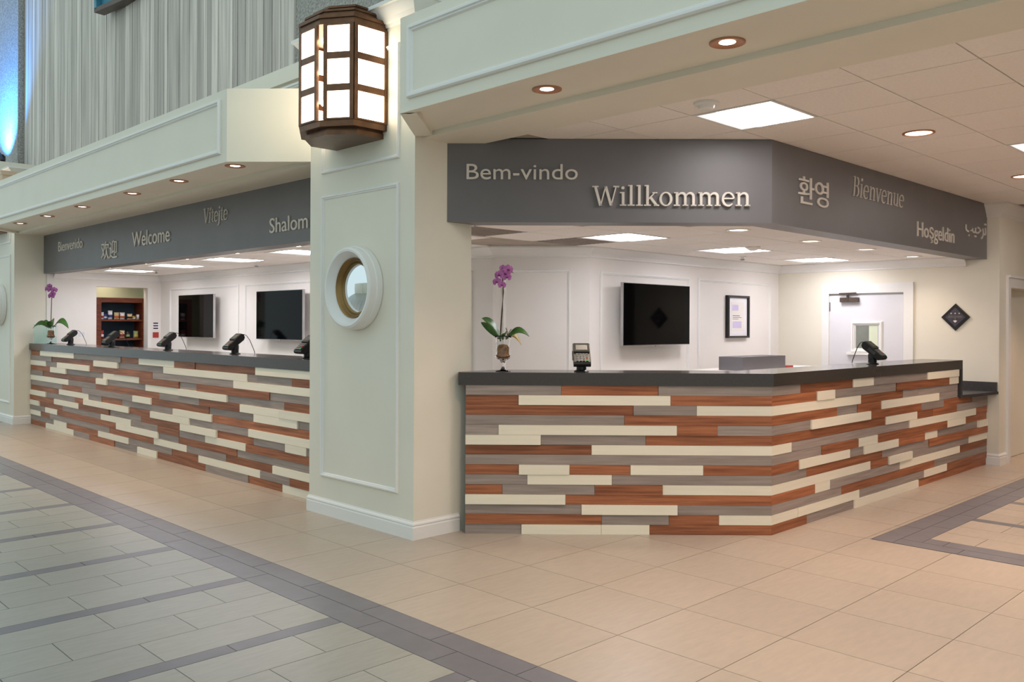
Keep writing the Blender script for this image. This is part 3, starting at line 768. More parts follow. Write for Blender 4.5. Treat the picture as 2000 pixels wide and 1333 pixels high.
for i, (x, yy) in enumerate(((5.08, 4.28), (6.21, 3.73), (7.47, 3.75), (8.64, 3.75), (9.86, 3.76), (4.51, 7.66), (4.51, 8.93), (4.51, 10.18), (4.51, 11.40), (4.51, 12.65))):
    put(can_o, i == 0, (x, yy, OZ), 'small office downlight behind the ' + ('right' if i < 5 else 'left') + ' fascia, ' + ('nearest the pillar', 'second from the pillar', 'third from the pillar', 'fourth from the pillar', 'fifth from the pillar')[i % 5], 'office downlights behind the fascias')
pcn = copy_tree(can_o); pcn.location = (5.35, 14.62, 2.5); pcn['label'] = 'added unseen downlight to light the snack shelves beyond the opening'  # added lamp, itself out of view, to light the snack shelves
pcn = copy_tree(can_o); pcn.location = (5.35, 15.02, 2.5); pcn['label'] = 'added unseen downlight to brighten the pale green wall behind the snack shelves'  # second added lamp, only to brighten the green wall above the cabinet
def panel_light(x0, y0, w, h, z, m, label, group):
    t = thing('ceiling_light', (x0 + w / 2, y0 + h / 2, z), label, 'ceiling light', group)
    fr = MB(); g = 0.02
    fr.box(x0, x0 + w, y0, y0 + g, z - 0.004, z + 0.01).box(x0, x0 + w, y0 + h - g, y0 + h, z - 0.004, z + 0.01).box(x0, x0 + g, y0 + g, y0 + h - g, z - 0.004, z + 0.01).box(x0 + w - g, x0 + w, y0 + g, y0 + h - g, z - 0.004, z + 0.01)
    fr.build('frame', M_TRIM, t)
    s = h * 0.24
    box('side_lens', (x0 + g, x0 + w - g, y0 + h - g - s, y0 + h - g, z + 0.001, z + 0.006), M_DIFF, t)
    box('diffuser', (x0 + g, x0 + w - g, y0 + g, y0 + h - g - s, z + 0.0, z + 0.006), m, t)
plab = ['bright square light panel in front of the grey fascia', 'square light panel cut by the right edge', 'square light panel nearer the viewer', 'square light panel in the near row far right', 'square light panel far down the lobby']
for (i, j), lb in zip(L_PANELS, plab): panel_light(4.70 + TX * i + 0.004, 2.60 + TY * j + 0.004, TX - 0.008, TY - 0.008, CZ, M_PANEL_L, lb, 'lobby light panels')
for k, (x, yy) in enumerate(O_PANELS_R): panel_light(x + 0.004, yy + 0.004, 0.592, 0.572, OZ, M_PANEL_O, 'office light panel ' + ('above the switched-off screen', 'between the screen and the door', 'near the white door')[k], 'office light panels')
for k, (x, yy) in enumerate(O_PANELS_L): panel_light(x + 0.004, yy + 0.004, 0.592, 0.592, OZ, M_PANEL_O, 'office light panel over the left counter, ' + ('nearest the pillar', 'second from the pillar', 'third from the pillar', 'nearest the snack shelves')[k], 'office light panels')
for k, (x, yy) in enumerate(VENTS):
    x1, y1 = x + 0.592, min(yy + 0.572, 5.60)
    t = thing('ceiling_vent', ((x + x1) / 2, (yy + y1) / 2, OZ - 0.004), 'grey return-air grille in the office ceiling, ' + ('nearest the pillar' if k == 0 else 'beside the light panel'), 'vent', 'return-air grilles')
    box('vent_frame', (x + 0.004, x1, yy + 0.004, y1, OZ + 0.001, OZ + 0.005), M_VENT, t)
    for q in range(9): box('slat', (x + 0.03, x1 - 0.03, yy + 0.04 + q * 0.055, yy + 0.055 + q * 0.055, OZ - 0.004, OZ + 0.001), M_VENT, t)
for k, (x, yy, lb) in enumerate(((8.63, 5.13, 'between the screen and the door'), (5.49, 10.25, 'over the second screen'), (5.22, 12.73, 'near the snack shelves'))):
    t = thing('sprinkler_head', (x, yy, OZ - 0.045), 'small sprinkler head in the office ceiling ' + lb, 'sprinkler', 'office sprinklers')
    MB().lathe([(0.04, 0.045), (0.04, 0.04), (0.014, 0.036), (0.014, 0.012)], (x, yy, OZ - 0.045), n=16).build('escutcheon', M_TRIM, t)
    MB().lathe([(0.024, 0.012), (0.026, 0.004), (0.012, 0.0)], (x, yy, OZ - 0.045), n=16).build('deflector', M_STEEL, t)
t = thing('smoke_detector', (4.484, 2.912, CZ - 0.045), 'white smoke detector beside the bright square light panel', 'smoke detector')
MB().lathe([(0.075, 0.045), (0.075, 0.03), (0.06, 0.025)], (4.484, 2.912, CZ - 0.045), n=24).build('base', M_TRIM, t)
MB().lathe([(0.05, 0.026), (0.045, 0.006), (0.03, 0.0)], (4.484, 2.912, CZ - 0.045), n=24).build('sensor_dome', M_TRIM, t)
t = thing('smoke_detector', (7.63, 4.42, OZ - 0.04), 'smoke detector in the office ceiling beside the middle light panel', 'smoke detector')
MB().lathe([(0.07, 0.04), (0.07, 0.025), (0.05, 0.01), (0.03, 0.0)], (7.63, 4.42, OZ - 0.04), n=20).build('base', M_CTILE, t)

# ------------------------------------------------------------------ wall lanterns
def half_oct(xf, hf, xs, hw): return [(0, hw), (xs, hw), (xf, hf), (xf, -hf), (xs, -hw), (0, -hw)]
def make_lantern():
    """built against a wall plane x = 0 facing -x, base at z = 0"""
    t = thing('wall_lantern', (0, 0, 0), '', 'wall lamp', 'wall lanterns')
    B = half_oct(-0.425, 0.132, -0.285, 0.345)
    zb, zt = 0.075, 0.80
    def sc(k, kx=None): kx = kx or k; return [(p[0] * kx, p[1] * k) for p in B]
    def step(polys, z0, z1): return MB().prism(polys, z0, z1)
    low = half_oct(-0.375, 0.14, -0.225, 0.305)
    MB().prism(low, 0, 0.035).build('base_plate', M_BRONZE, t)
    MB().prism([(p[0] * 0.97, p[1] * 0.97) for p in low], 0.035, 0.05).build('base_step', M_BRONZE, t)
    MB().prism(B, 0.05, zb + 0.02).build('bottom_tray', M_BRONZE, t)
    MB().prism(B, zt - 0.03, zt + 0.01).build('top_rail', M_BRONZE, t)
    for k, (s, a, b) in enumerate(((1.03, 0.81, 0.835), (0.90, 0.835, 0.87), (0.93, 0.87, 0.885), (0.76, 0.885, 0.915), (0.79, 0.915, 0.93), (0.58, 0.93, 0.955))):
        MB().prism(sc(s), a, b).build('roof_step', M_BRONZE, t)
    box('back_plate', (-0.006, 0.0, -0.345, 0.345, 0.05, 0.81), M_BRONZE, t)
    def bar(p, q, z0, z1, w=0.012, inset=0.0):
        d = Vector((q[0] - p[0], q[1] - p[1])); d.normalize(); n = Vector((-d.y, d.x))
        return [(p[0] + n.x * w, p[1] + n.y * w), (q[0] + n.x * w, q[1] + n.y * w), (q[0] - n.x * w, q[1] - n.y * w), (p[0] - n.x * w, p[1] - n.y * w)]
    h = (zt - 0.03 - zb - 0.02) / 3
    for e in range(5):
        p, q = Vector(B[e]), Vector(B[e + 1]); L = (q - p).length; d = (q - p) / L
        g0 = 0.030 if e == 3 else 0.0; g1 = 0.030 if e == 2 else 0.0     # slot at the near front corner shows the bulbs
        a, b = p + d * g0, q - d * g1
        for k in range(3):
            z0 = zb + 0.02 + k * h
            MB().prism(bar(a, b, 0, 0, 0.003), z0 + 0.004, z0 + h - 0.004).build('pane', M_PANE, t)
            if k: MB().prism(bar(a, b, 0, 0, 0.009), z0 - 0.024, z0 + 0.024).build('glazing_bar', M_BRONZE, t)
        for s_, pt in ((0, a), (1, b)):
            c2 = pt + d * (0.014 if s_ == 0 else -0.014)
            MB().prism(bar(c2 - d * 0.015, c2 + d * 0.015, 0, 0, 0.010), zb + 0.02, zt - 0.03).build('post', M_BRONZE, t)
        for z0, z1 in ((zb + 0.02, zb + 0.032), (zt - 0.044, zt - 0.03)):
            MB().prism(bar(a, b, 0, 0, 0.009), z0, z1).build('glazing_bar', M_BRONZE, t)
    for k in range(3):
        MB().lathe([(0.004, 0.022), (0.014, 0.012), (0.016, 0), (0.012, -0.012), (0.004, -0.02)], (-0.395, -0.125, 0.22 + 0.22 * k), n=12).build('bulb', M_BULB, t, smooth=True)
    return t
lan = make_lantern()
lan.location = (PXF, 5.473, 2.84); lan['label'] = 'large glowing bronze lantern on the middle pillar'
l2 = copy_tree(lan); l2.location.y += PIL_DY; l2['label'] = 'bronze lantern on the far left pillar, only its foot in view'

# ------------------------------------------------------------------ round mirrors
def make_mirror():
    t = thing('round_mirror', (0, 0, 0), '', 'mirror', 'round porthole mirrors')
    o = MB().lathe([(0.30, 0.0), (0.312, 0.005), (0.312, 0.05), (0.305, 0.058), (0.305, 0.066), (0.300, 0.105), (0.285, 0.115), (0.270, 0.112), (0.225, 0.045), (0.215, 0.03)], axis='-x', n=64, cap=False).build('frame', M_TRIM, t); smooth_angle(o, 30)
    o = MB().lathe([(0.226, 0.046), (0.222, 0.056), (0.214, 0.05), (0.205, 0.03), (0.196, 0.012)], axis='-x', n=64, cap=False).build('gold_liner', M_GOLD, t); smooth_angle(o, 50)
    R, n = 0.42, 10; r0 = 0.20
    o = MB().lathe([(r0 * (1 - k / n) + 0.0005, 0.012 + math.sqrt(R * R - (r0 * (1 - k / n)) ** 2) - math.sqrt(R * R - r0 * r0)) for k in range(n + 1)], axis='-x', n=64).build('convex_glass', M_MIRROR, t, smooth=True)
    return t
mir = make_mirror(); mir.location = (PXF, 5.473, 1.768); mir['label'] = 'round convex mirror in a white porthole frame on the middle pillar'
m2 = copy_tree(mir); m2.location.y += PIL_DY; m2['label'] = 'round mirror at the left edge on the far pillar'

# ------------------------------------------------------------------ televisions
def make_tv():
    """built on the wall plane y = 0 facing -y, base at z = 0"""
    t = thing('television', (0, 0, 0), '', 'television', 'switched-off wall screens')
    w, h = 0.585, 0.645
    MB().box(-w, w, -0.135, -0.10, 0, h).build('housing', M_SILVER, t)
    MB().box(-w + 0.006, w - 0.004, -0.138, -0.134, 0.008, h - 0.006).build('screen', M_SCREEN, t)
    MB().box(-0.2, 0.2, -0.10, 0.0, 0.16, 0.5).build('wall_bracket', M_BLACK, t)
    MB().box(-0.03, 0.03, -0.137, -0.118, -0.010, 0.002).build('logo_tab', M_SILVER, t)
    return t
tv = make_tv(); tv.location = (7.545, 5.62, 1.288); tv['label'] = 'switched-off television on the office wall right of the tall orchid'
t2 = copy_tree(tv); t2.location = (5.92, 12.66, 1.285); t2.rotation_euler.z = -PI / 2; t2['label'] = 'switched-off television nearest the snack shelves'
t2 = copy_tree(tv); t2.location = (5.92, 10.215, 1.288); t2.rotation_euler.z = -PI / 2; t2['label'] = 'switched-off television nearest the middle pillar, left office wall'

# ------------------------------------------------------------------ card terminals
def make_terminal():
    """customer side faces -y, base at z = 0"""
    t = thing('card_terminal', (0, 0, 0), '', 'card terminal', 'card terminals on the counters')
    o = MB().lathe([(0.055, 0), (0.055, 0.006), (0.045, 0.012), (0.036, 0.016)], n=24).build('foot', M_BLACK, t)
    o = MB().lathe([(0.036, 0.014), (0.036, 0.05), (0.038, 0.052), (0.038, 0.085), (0.03, 0.10)], n=20).build('column', M_BLACK, t); smooth_angle(o)
    ang = math.radians(38); ca, sa = math.cos(ang), math.sin(ang)
    def T(x, yy, z):      # head frame: y along the head (negative = low customer end), z normal to its face
        return (x, yy * ca - z * sa - 0.012, yy * sa + z * ca + 0.125)
    def hbox(x0, x1, y0, y1, z0, z1, tx=0.0):
        mb = MB().box(x0, x1, y0, y1, z0, z1); mb.v = [T(*p) for p in mb.v]; return mb
    mb = MB(); prof = [(-0.115, -0.010), (-0.10, -0.030), (0.07, -0.034), (0.095, -0.02), (0.105, 0.012), (0.095, 0.028), (-0.10, 0.018), (-0.115, 0.008)]
    mb.loft([[T(x * s, p[0], p[1]) for p in prof] for x, s in ((-0.062, 1), (-0.055, 1), (0.055, 1), (0.062, 1))])
    mb.build('head', M_BLACK, t)
    hbox(-0.056, 0.056, -0.002, 0.092, 0.016, 0.034).build('display_hood', M_GREYBODY, t)
    d = hbox(-0.042, 0.042, 0.015, 0.070, 0.034, 0.0355).build('display', M_LCD, t)
    hbox(-0.05, 0.05, -0.102, -0.006, 0.018, 0.021).build('keypad', M_BLACK, t)
    for r in range(4):
        for c in range(4):
            hbox(-0.043 + c * 0.023, -0.026 + c * 0.023, -0.096 + r * 0.022, -0.081 + r * 0.022, 0.0205, 0.026).build('key', M_GREEN_KEY if (r == 0 and c == 3) else (M_RED_KEY if (r == 1 and c == 3) else M_KEYS), t)
    hbox(-0.068, -0.060, -0.05, 0.03, -0.012, 0.012).build('card_slot', M_GREYBODY, t)
    pts = [T(0.0, 0.103, 0.0), (0.0, 0.095, 0.20), (0.01, 0.12, 0.185), (0.02, 0.15, 0.14), (0.025, 0.175, 0.08), (0.03, 0.195, 0.03), (0.03, 0.20, 0.004)]
    MB().tube(pts, 0.0035, 6).build('cable', M_BLACK, t)
    return t
term = make_terminal(); term.location = (4.83, 4.19, 1.157); term.rotation_euler.z = -PI / 4; term['label'] = 'card terminal facing the viewer beside the tall orchid'
q = copy_tree(term); q.location = (7.80, 3.32, 1.157); q.rotation_euler.z = 0.0; q['label'] = 'card terminal in front of the white door'
for yy, lb in ((13.05, 'beside the small far orchid'), (11.50, 'in front of the snack shelves'), (9.80, 'left of the far television'), (8.20, 'between the two left televisions'), (6.83, 'half hidden by the middle pillar')):
    q = copy_tree(term); q.location = (4.16, yy, 1.19); q.rotation_euler.z = -PI / 2; q['label'] = 'card terminal on the left counter ' + lb

# ------------------------------------------------------------------ orchids
def leaf_mesh(base, tip, w, sag, m, parent, name='leaf'):
    b, e = Vector(base), Vector(tip); d = e - b; s = d.cross(Vector((0, 0, 1))).normalized()
    if s.dot(fw) < 0: s = -s
    s = (s * 0.72 + d.normalized().cross(s) * (0.69 if d.normalized().cross(s).z > 0 else -0.69)).normalized(); n = 9; vs_ = []; fs = []
    for i in range(n + 1):
        t = i / n; c = b + d * t + Vector((0, 0, sag * math.sin(PI * t * 0.95))); wd = w * (math.sin(PI * min(1, t * 0.93 + 0.07)) ** 0.7 + 0.05) * (1 if t < .99 else .2)
        vs_ += [tuple(c - s * wd + Vector((0, 0, wd * .35))), tuple(c), tuple(c + s * wd + Vector((0, 0, wd * .35))), tuple(c - Vector((0, 0, 0.004)))]
    for i in range(n):
        for a_, b_ in ((0, 1), (1, 2), (2, 3), (3, 0)): fs.append((i * 4 + a_, i * 4 + b_, i * 4 + 4 + b_, i * 4 + 4 + a_))
    o = MB().add(vs_, fs).build(name, m, parent, smooth=True); return o
def flower(c, n, r, parent):
    c, n = Vector(c), Vector(n).normalized(); a = n.cross(Vector((0, 0, 1))).normalized(); b = a.cross(n) * -1
    if b.z < 0: b = -b
    mb = MB()
    for ang, L, W in ((90, 1.0, .42), (210, 1.0, .40), (330, 1.0, .40), (12, 1.05, .62), (168, 1.05, .62)):
        t = math.radians(ang); d = a * math.cos(t) + b * math.sin(t); s = a * -math.sin(t) + b * math.cos(t)
        pts = [c + n * .003, c + d * r * .35 * L + s * r * W * .7 + n * r * .12, c + d * r * .75 * L + s * r * W + n * r * .05, c + d * r * L * 1.05 - n * r * .06, c + d * r * .75 * L - s * r * W + n * r * .05, c + d * r * .35 * L - s * r * W * .7 + n * r * .12]
        mb.add(pts + [p - n * .002 for p in pts], [(0, 1, 2), (0, 2, 3), (0, 3, 4), (0, 4, 5), (6, 8, 7), (6, 9, 8), (6, 10, 9), (6, 11, 10)] + [(i, i + 6, (i + 1) % 6 + 6, (i + 1) % 6) for i in range(6)])
    o = mb.build('flower', M_PETAL, parent)
    l = MB()
    for k in range(3):
        l.lathe([(0.001, -r * .16), (r * .16, 0), (0.001, r * .2)], tuple(c + n * r * .16 + a * (k - 1) * r * .16 - b * r * .12), n=8)
    l.build('lip', M_PETALC, o)
def make_orchid(x, yy, z, right, k, labels, flowers, leaves, stem):
    """right: unit vector pointing to the viewer's right along the counter"""
    R = Vector((right[0], right[1], 0)); Nn = Vector((right[1], -right[0], 0)) if (right[1] * -fw.x + -right[0] * -fw.y) < 0 else Vector((right[1], -right[0], 0))
    v = thing('glass_vase', (x, yy, z), labels[0], 'vase', 'glass vases with orchids')
    pr = [(0.055, 0.0), (0.055, 0.004), (0.02, 0.012), (0.010, 0.03), (0.009, 0.055), (0.018, 0.07), (0.032, 0.085), (0.055, 0.10), (0.060, 0.115), (0.050, 0.130), (0.048, 0.15), (0.052, 0.20), (0.057, 0.245), (0.068, 0.262)]
    inn = [(0.065, 0.262), (0.054, 0.245), (0.049, 0.20), (0.045, 0.15), (0.047, 0.130), (0.056, 0.115), (0.051, 0.103), (0.028, 0.089), (0.001, 0.083)]
    MB().lathe([(r * k, h * k) for r, h in pr + inn], (x, yy, z), n=36).build('bowl', M_GLASS, v, smooth=True)
    br = MB().lathe([(0.001, 0.088 * k), (0.027 * k, 0.092 * k), (0.050 * k, 0.105 * k), (0.054 * k, 0.115 * k), (0.045 * k, 0.13 * k), (0.043 * k, 0.15 * k), (0.045 * k, 0.175 * k), (0.03 * k, 0.195 * k), (0.001, 0.20 * k)], (x, yy, z), n=24)
    bo = br.build('bark_filling', M_BARK, v)
    for i in range(14):
        t = rng.uniform(0, 2 * PI); h = rng.uniform(0.112, 0.19) * k
        MB().lathe([(0.001, -0.008), (0.009, -0.003), (0.010, 0.004), (0.001, 0.009)], (x + 0.034 * k * math.cos(t), yy + 0.034 * k * math.sin(t), z + h), n=6).build('bark_chip', M_BARK, v)
    p = thing('orchid', (x, yy, z + 0.2 * k), labels[1], 'orchid', 'potted orchids')
    pt = lambda a, h, dd=0.0: tuple(Vector((x, yy, z)) + R * a * k + Nn * dd * k + Vector((0, 0, h * k)))
    for a, h, dd, w, sag, yel in leaves: leaf_mesh(pt(a * .12, 0.235, dd * .2), pt(a, h, dd), w * 1.25 * k, sag * k, M_YLEAF if yel else M_LEAF, p)
    MB().tube([pt(*q) for q in stem], [0.0055 * k] * (len(stem) - 2) + [0.0035 * k, 0.002 * k], 8).build('stem', M_STEM, p, smooth=True)
    MB().tube([pt(0.02, 0.24, 0.01), pt(0.045, 0.29, 0.02), pt(0.06, 0.31, 0.02)], 0.003 * k, 6).build('root', M_STEM, p)
    MB().tube([pt(0.03, 0.24, 0.0), pt(0.03, 0.29, 0.01), pt(0.02, 0.32, 0.01)], 0.003 * k, 6).build('root', M_STEM, p)
    nrm = Vector((-fw.x, -fw.y, 0.1))
    for a, h, r, tw in flowers: flower(pt(a, h, 0.01), nrm + R * tw, r * k, p)
    return p
make_orchid(4.43, 4.60, 1.157, (1 / S2, -1 / S2), 1.0, ('footed glass vase of bark holding the tall orchid by the middle pillar', 'tall purple orchid with dark leaves beside the middle pillar'),
            [(-0.045, 0.655, 0.034, -0.3), (-0.01, 0.632, 0.030, 0.2), (-0.030, 0.705, 0.036, -0.4), (0.012, 0.715, 0.040, 0.1), (0.035, 0.745, 0.038, 0.4), (0.025, 0.690, 0.034, 0.3), (-0.004, 0.755, 0.026, 0)],
            [(-0.155, 0.385, 0.03, 0.030, 0.03, 0), (-0.165, 0.36, -0.04, 0.026, 0.0, 0), (0.19, 0.25, 0.02, 0.026, 0.05, 0), (0.135, 0.185, -0.03, 0.02, 0.05, 1), (0.02, 0.28, 0.12, 0.026, 0.02, 0)],
            [(-0.02, 0.22), (-0.018, 0.30), (-0.008, 0.45), (0.0, 0.58), (-0.005, 0.68), (0.01, 0.73), (0.05, 0.735), (0.075, 0.72)])
make_orchid(4.13, 13.80, 1.19, (1 / S2, -1 / S2), 1.0, ('footed glass vase of bark holding the small far orchid', 'purple orchid with broad leaves at the far end of the left counter'),
            [(-0.05, 0.80, 0.045, -0.3), (0.0, 0.79, 0.05, 0.2), (0.05, 0.785, 0.045, 0.3), (-0.02, 0.84, 0.04, 0), (0.01, 0.70, 0.05, 0), (0.03, 0.73, 0.04, 0.2)],
            [(-0.26, 0.21, 0.02, 0.036, 0.07, 0), (-0.21, 0.25, -0.05, 0.042, 0.05, 0), (0.26, 0.21, 0.0, 0.042, 0.10, 0), (0.05, 0.33, 0.1, 0.05, 0.03, 0)],
            [(0.0, 0.22), (0.0, 0.35), (0.005, 0.55), (0.01, 0.70), (0.0, 0.80), (-0.02, 0.85)])
gp = box('glass_screen', (3.99, 4.30, 14.10, 14.112, 1.19, 1.47), M_TEAL); tag(gp, 'small upright teal-edged glass screen beside the far orchid', 'glass screen')

# ------------------------------------------------------------------ door, plaque, picture
d1 = thing('door_1', (10.34, 4.485, 0), 'white office door with small window and closer', 'door', kind='structure')
PR = PL_RIGHT
def rb(name, y0, y1, z0, z1, d0, d1_, m, parent): return pbox(PR, -y0, -y1, z0, z1, d0, d1_).build(name, m, parent)
for nm, (a, b, c, d) in (('door_casing', (5.025, 4.935, 0, 1.895)), ('door_casing', (4.035, 3.925, 0, 1.895)), ('door_casing', (5.025, 3.925, 1.895, 2.01))):
    rb(nm, a, b, c, d, 0, 0.022, M_TRIM, d1); 
leafo = rb('door_leaf', 4.925, 4.043, 0.01, 1.885, 0.0, 0.006, M_DOOR, d1)
rb('door_gap', 4.935, 4.035, 1.872, 1.897, 0.0, 0.010, M_STEEL, d1)
panel_molding(PR, -4.66, -4.275, 1.185, 1.56, M_TRIM, d1, k=1.7, name='window_frame')
rb('window_pane', 4.60, 4.335, 1.235, 1.505, 0.006, 0.009, M_DOORGLASS, d1)
rb('window_pane', 4.44, 4.335, 1.235, 1.505, 0.008, 0.010, M_PALEGREEN, d1)
rb('window_sill', 4.70, 4.25, 1.155, 1.185, 0.006, 0.05, M_TRIM, d1)
for z in (1.68, 0.9, 0.25): rb('hinge', 4.935, 4.920, z, z + 0.11, 0.006, 0.014, M_STEEL, d1)
cb = rb('door_closer', 4.78, 4.56, 1.79, 1.845, 0.006, 0.06, M_METAL, d1)
MB().tube([PR.p(-4.68, 1.80, 0.05), PR.p(-4.68, 1.88, 0.06)], 0.016, 10).build('closer_spindle', M_METAL, d1)
MB().tube([PR.p(-4.79, 1.895, 0.05), PR.p(-4.58, 1.90, 0.05)], 0.009, 8).build('closer_arm', M_METAL, d1)
h = MB().tube([PR.p(-4.10, 0.98, 0.006), PR.p(-4.10, 0.98, 0.06), PR.p(-4.20, 0.98, 0.06)], 0.011, 8).build('handle', M_STEEL, d1)
t = thing('plaque', (10.33, 3.47, 1.452), 'black diamond plaque with grey relief beside the white door', 'plaque')
def diamond(cy, cz, r, d0, d1_, n=4, rx=None):
    rx = rx or r
    a = [PR.p(-cy - rx, cz, d0), PR.p(-cy, cz - r, d0), PR.p(-cy + rx, cz, d0), PR.p(-cy, cz + r, d0)]; b = [PR.p(-cy - rx * .985, cz, d1_), PR.p(-cy, cz - r * .985, d1_), PR.p(-cy + rx * .985, cz, d1_), PR.p(-cy, cz + r * .985, d1_)]
    return MB().loft([a, b])
diamond(3.47, 1.604, 0.152, 0, 0.018).build('frame', M_BLACKSAT, t)
diamond(3.47, 1.604, 0.108, 0.018, 0.021).build('inlay', M_INK, t)
def blob(pts, d0, d1_, m): 
    a = [PR.p(-3.47 + p[0], 1.604 + p[1], d0) for p in pts]; b = [PR.p(-3.47 + p[0], 1.604 + p[1], d1_) for p in pts]
    MB().loft([a, b]).build('relief', m, t)
for sx_ in (-0.042, 0.0, 0.042): blob([(sx_ + .010 * math.cos(q * PI / 5) * (1 if q % 2 == 0 else .45), 0.042 + .010 * math.sin(q * PI / 5) * (1 if q % 2 == 0 else .45)) for q in range(10)], 0.021, 0.024, M_LETTER)
for s in (-1, 1): blob([(s * .012, .005), (s * .03, .022), (s * .06, .016), (s * .082, 0.0), (s * .06, -.012), (s * .03, -.012)][::s], 0.021, 0.025, M_PLAQUE)
blob([(-.012, .02), (-.018, -.01), (0, -.03), (.018, -.01), (.012, .02)], 0.021, 0.026, M_PLAQUE)
blob([(-.022, -.04), (0, -.062), (.022, -.04), (0, -.034)], 0.021, 0.025, M_LETTER)
t = thing('picture_frame', (9.31, 5.60, 1.352), 'black framed certificate with white mat on the office wall', 'picture')
def bk(name, a0, a1, z0, z1, d0, d1_, m, parent=None): return pbox(PL_BACK, a0, a1, z0, z1, d0, d1_).build(name, m, parent)
for a, b, c, d in ((9.076, 9.10, 1.352, 1.86), (9.53, 9.555, 1.352, 1.86), (9.10, 9.53, 1.352, 1.376), (9.10, 9.53, 1.836, 1.86)): bk('frame', a, b, c, d, 0, 0.045, M_BLACKSAT, t)
bk('mat_board', 9.10, 9.53, 1.376, 1.836, 0.004, 0.02, M_PAPER, t)
pp = bk('certificate', 9.17, 9.46, 1.43, 1.78, 0.020, 0.022, M_OFFICE, t)
for a, b, c, d, m in ((9.19, 9.33, 1.68, 1.75, M_LILAC), (9.20, 9.40, 1.47, 1.55, M_LILAC), (9.20, 9.36, 1.615, 1.622, M_INK), (9.20, 9.40, 1.595, 1.60, M_INK), (9.20, 9.33, 1.575, 1.58, M_INK)): bk('print', a, b, c, d, 0.022, 0.0225, m, pp)

# ------------------------------------------------------------------ grey cabinet on the back desk
t = thing('steel_drawer_unit', (8.65, 5.0, 1.02), 'low grey steel drawer unit on the back desk left of the door', 'drawer unit')
box('casing', (8.19, 9.10, 4.86, 5.15, 1.02, 1.165), M_GREYBOX, t)
for z0, z1 in ((1.025, 1.088), (1.096, 1.16)):
    f = box('drawer_front', (9.10, 9.112, 4.868, 5.142, z0, z1), M_GREYBOX, t)
    box('latch', (9.112, 9.122, 4.89, 4.93, (z0 + z1) / 2 - 0.012, (z0 + z1) / 2 + 0.012), M_INK, f)
rd = box('red_folder', (9.14, 9.36, 4.90, 5.08, 1.02, 1.045), M_REDP); tag(rd, 'red folder lying beside the grey drawer unit', 'folder')

# ------------------------------------------------------------------ snack shelves beyond the office opening
cab = thing('snack_cabinet', (5.42, 14.7, 0), 'cherry wood shelf unit with navy back seen through the opening', 'shelf unit')
CY0, CY1 = 14.5, 14.86
for a, b in ((5.00, 5.08), (5.725, 5.83)): box('side_panel', (a, b, CY0, CY1, 0, 1.905), M_CHERRY, cab)
box('top_panel', (5.08, 5.725, CY0, CY1, 1.83, 1.905), M_CHERRY, cab)
box('back_panel', (5.08, 5.725, CY1 - 0.02, CY1, 0, 1.83), M_NAVY, cab)
SH = (1.555, 1.249, 0.92)
for z in SH: box('shelf', (5.08, 5.725, CY0 + 0.01, CY1 - 0.02, z - 0.028, z), M_CHERRY, cab)
SNC = {'white': M_PAPER, 'red': M_REDP, 'cream': mat('cream_foil', (232, 206, 158), 0.35), 'yellow': mat('yellow_foil', (214, 178, 90), 0.35), 'blue': mat('blue_foil', (76, 84, 150), 0.35), 'orange': mat('orange_foil', (206, 118, 74), 0.35), 'dark': mat('dark_foil', (52, 36, 40), 0.35), 'green': mat('green_foil', (150, 168, 110), 0.35)}
def snack(x, yy, z, w, hgt, c1, c2, label):
    t = thing('snack_bag', (x, yy, z), label, 'snack bag', 'snack bags on the shelves')
    n = 8; vs_ = []; fs = []
    rings = []
    for i in range(n + 1):
        s = i / n; d = 0.032 * math.sin(PI * s) ** 0.6 + 0.002; ww = w / 2 * (1 - 0.08 * math.sin(PI * s))
        zc = z + hgt * s
        rings.append([(x + ww * math.cos(2 * PI * k / 12), yy + d * math.sin(2 * PI * k / 12), zc) for k in range(12)])
    MB().loft(rings).build('pouch', SNC[c1], t, smooth=True)
    rings = []
    for i in range(5):
        s = 0.22 + 0.3 * i / 4; d = 0.032 * math.sin(PI * s) ** 0.6 + 0.0035; ww = w / 2 * (1 - 0.08 * math.sin(PI * s)) * 1.01
        rings.append([(x + ww * math.cos(PI + PI * k / 8), yy + d * math.sin(PI + PI * k / 8), z + hgt * s) for k in range(9)])
    mb = MB(); m_ = 9
    mb.add([p for r in rings for p in r], [(a * m_ + b, a * m_ + b + 1, (a + 1) * m_ + b + 1, (a + 1) * m_ + b) for a in range(4) for b in range(8)])
    mb.build('printed_band', SNC[c2], t, smooth=True)
up_ = [(5.115, .075, .115, 'white', 'red', 'white and red snack bag at the left end of the upper shelf'), (5.205, .08, .09, 'blue', 'white', 'blue snack bag second on the upper shelf'), (5.25, .07, .145, 'white', 'blue', 'tallest white snack bag on the upper shelf'), (5.35, .08, .115, 'cream', 'orange', 'cream and orange snack bag mid upper shelf'), (5.44, .08, .115, 'white', 'orange', 'white and orange snack bag mid upper shelf'), (5.56, .085, .095, 'cream', 'dark', 'cream and brown snack bag right of mid upper shelf'), (5.63, .05, .06, 'yellow', 'white', 'small yellow snack bag on the upper shelf'), (5.69, .05, .085, 'white', 'cream', 'narrow white snack bag at the right end of the upper shelf')]
for x, w, hg, a, b, lb in up_: snack(x, 14.60 if 'blue snack bag second' not in lb else 14.68, SH[0], w, hg, a, b, lb)
lo_ = [(5.115, .075, .13, 'red', 'white', 'red snack bag at the left end of the lower shelf'), (5.36, .07, .12, 'dark', 'red', 'dark snack bag on the lower shelf'), (5.44, .08, .13, 'cream', 'red', 'cream and red snack bag mid lower shelf'), (5.53, .07, .12, 'dark', 'green', 'dark and green snack bag on the lower shelf'), (5.66, .085, .12, 'green', 'yellow', 'green and yellow snack bag at the right end of the lower shelf')]
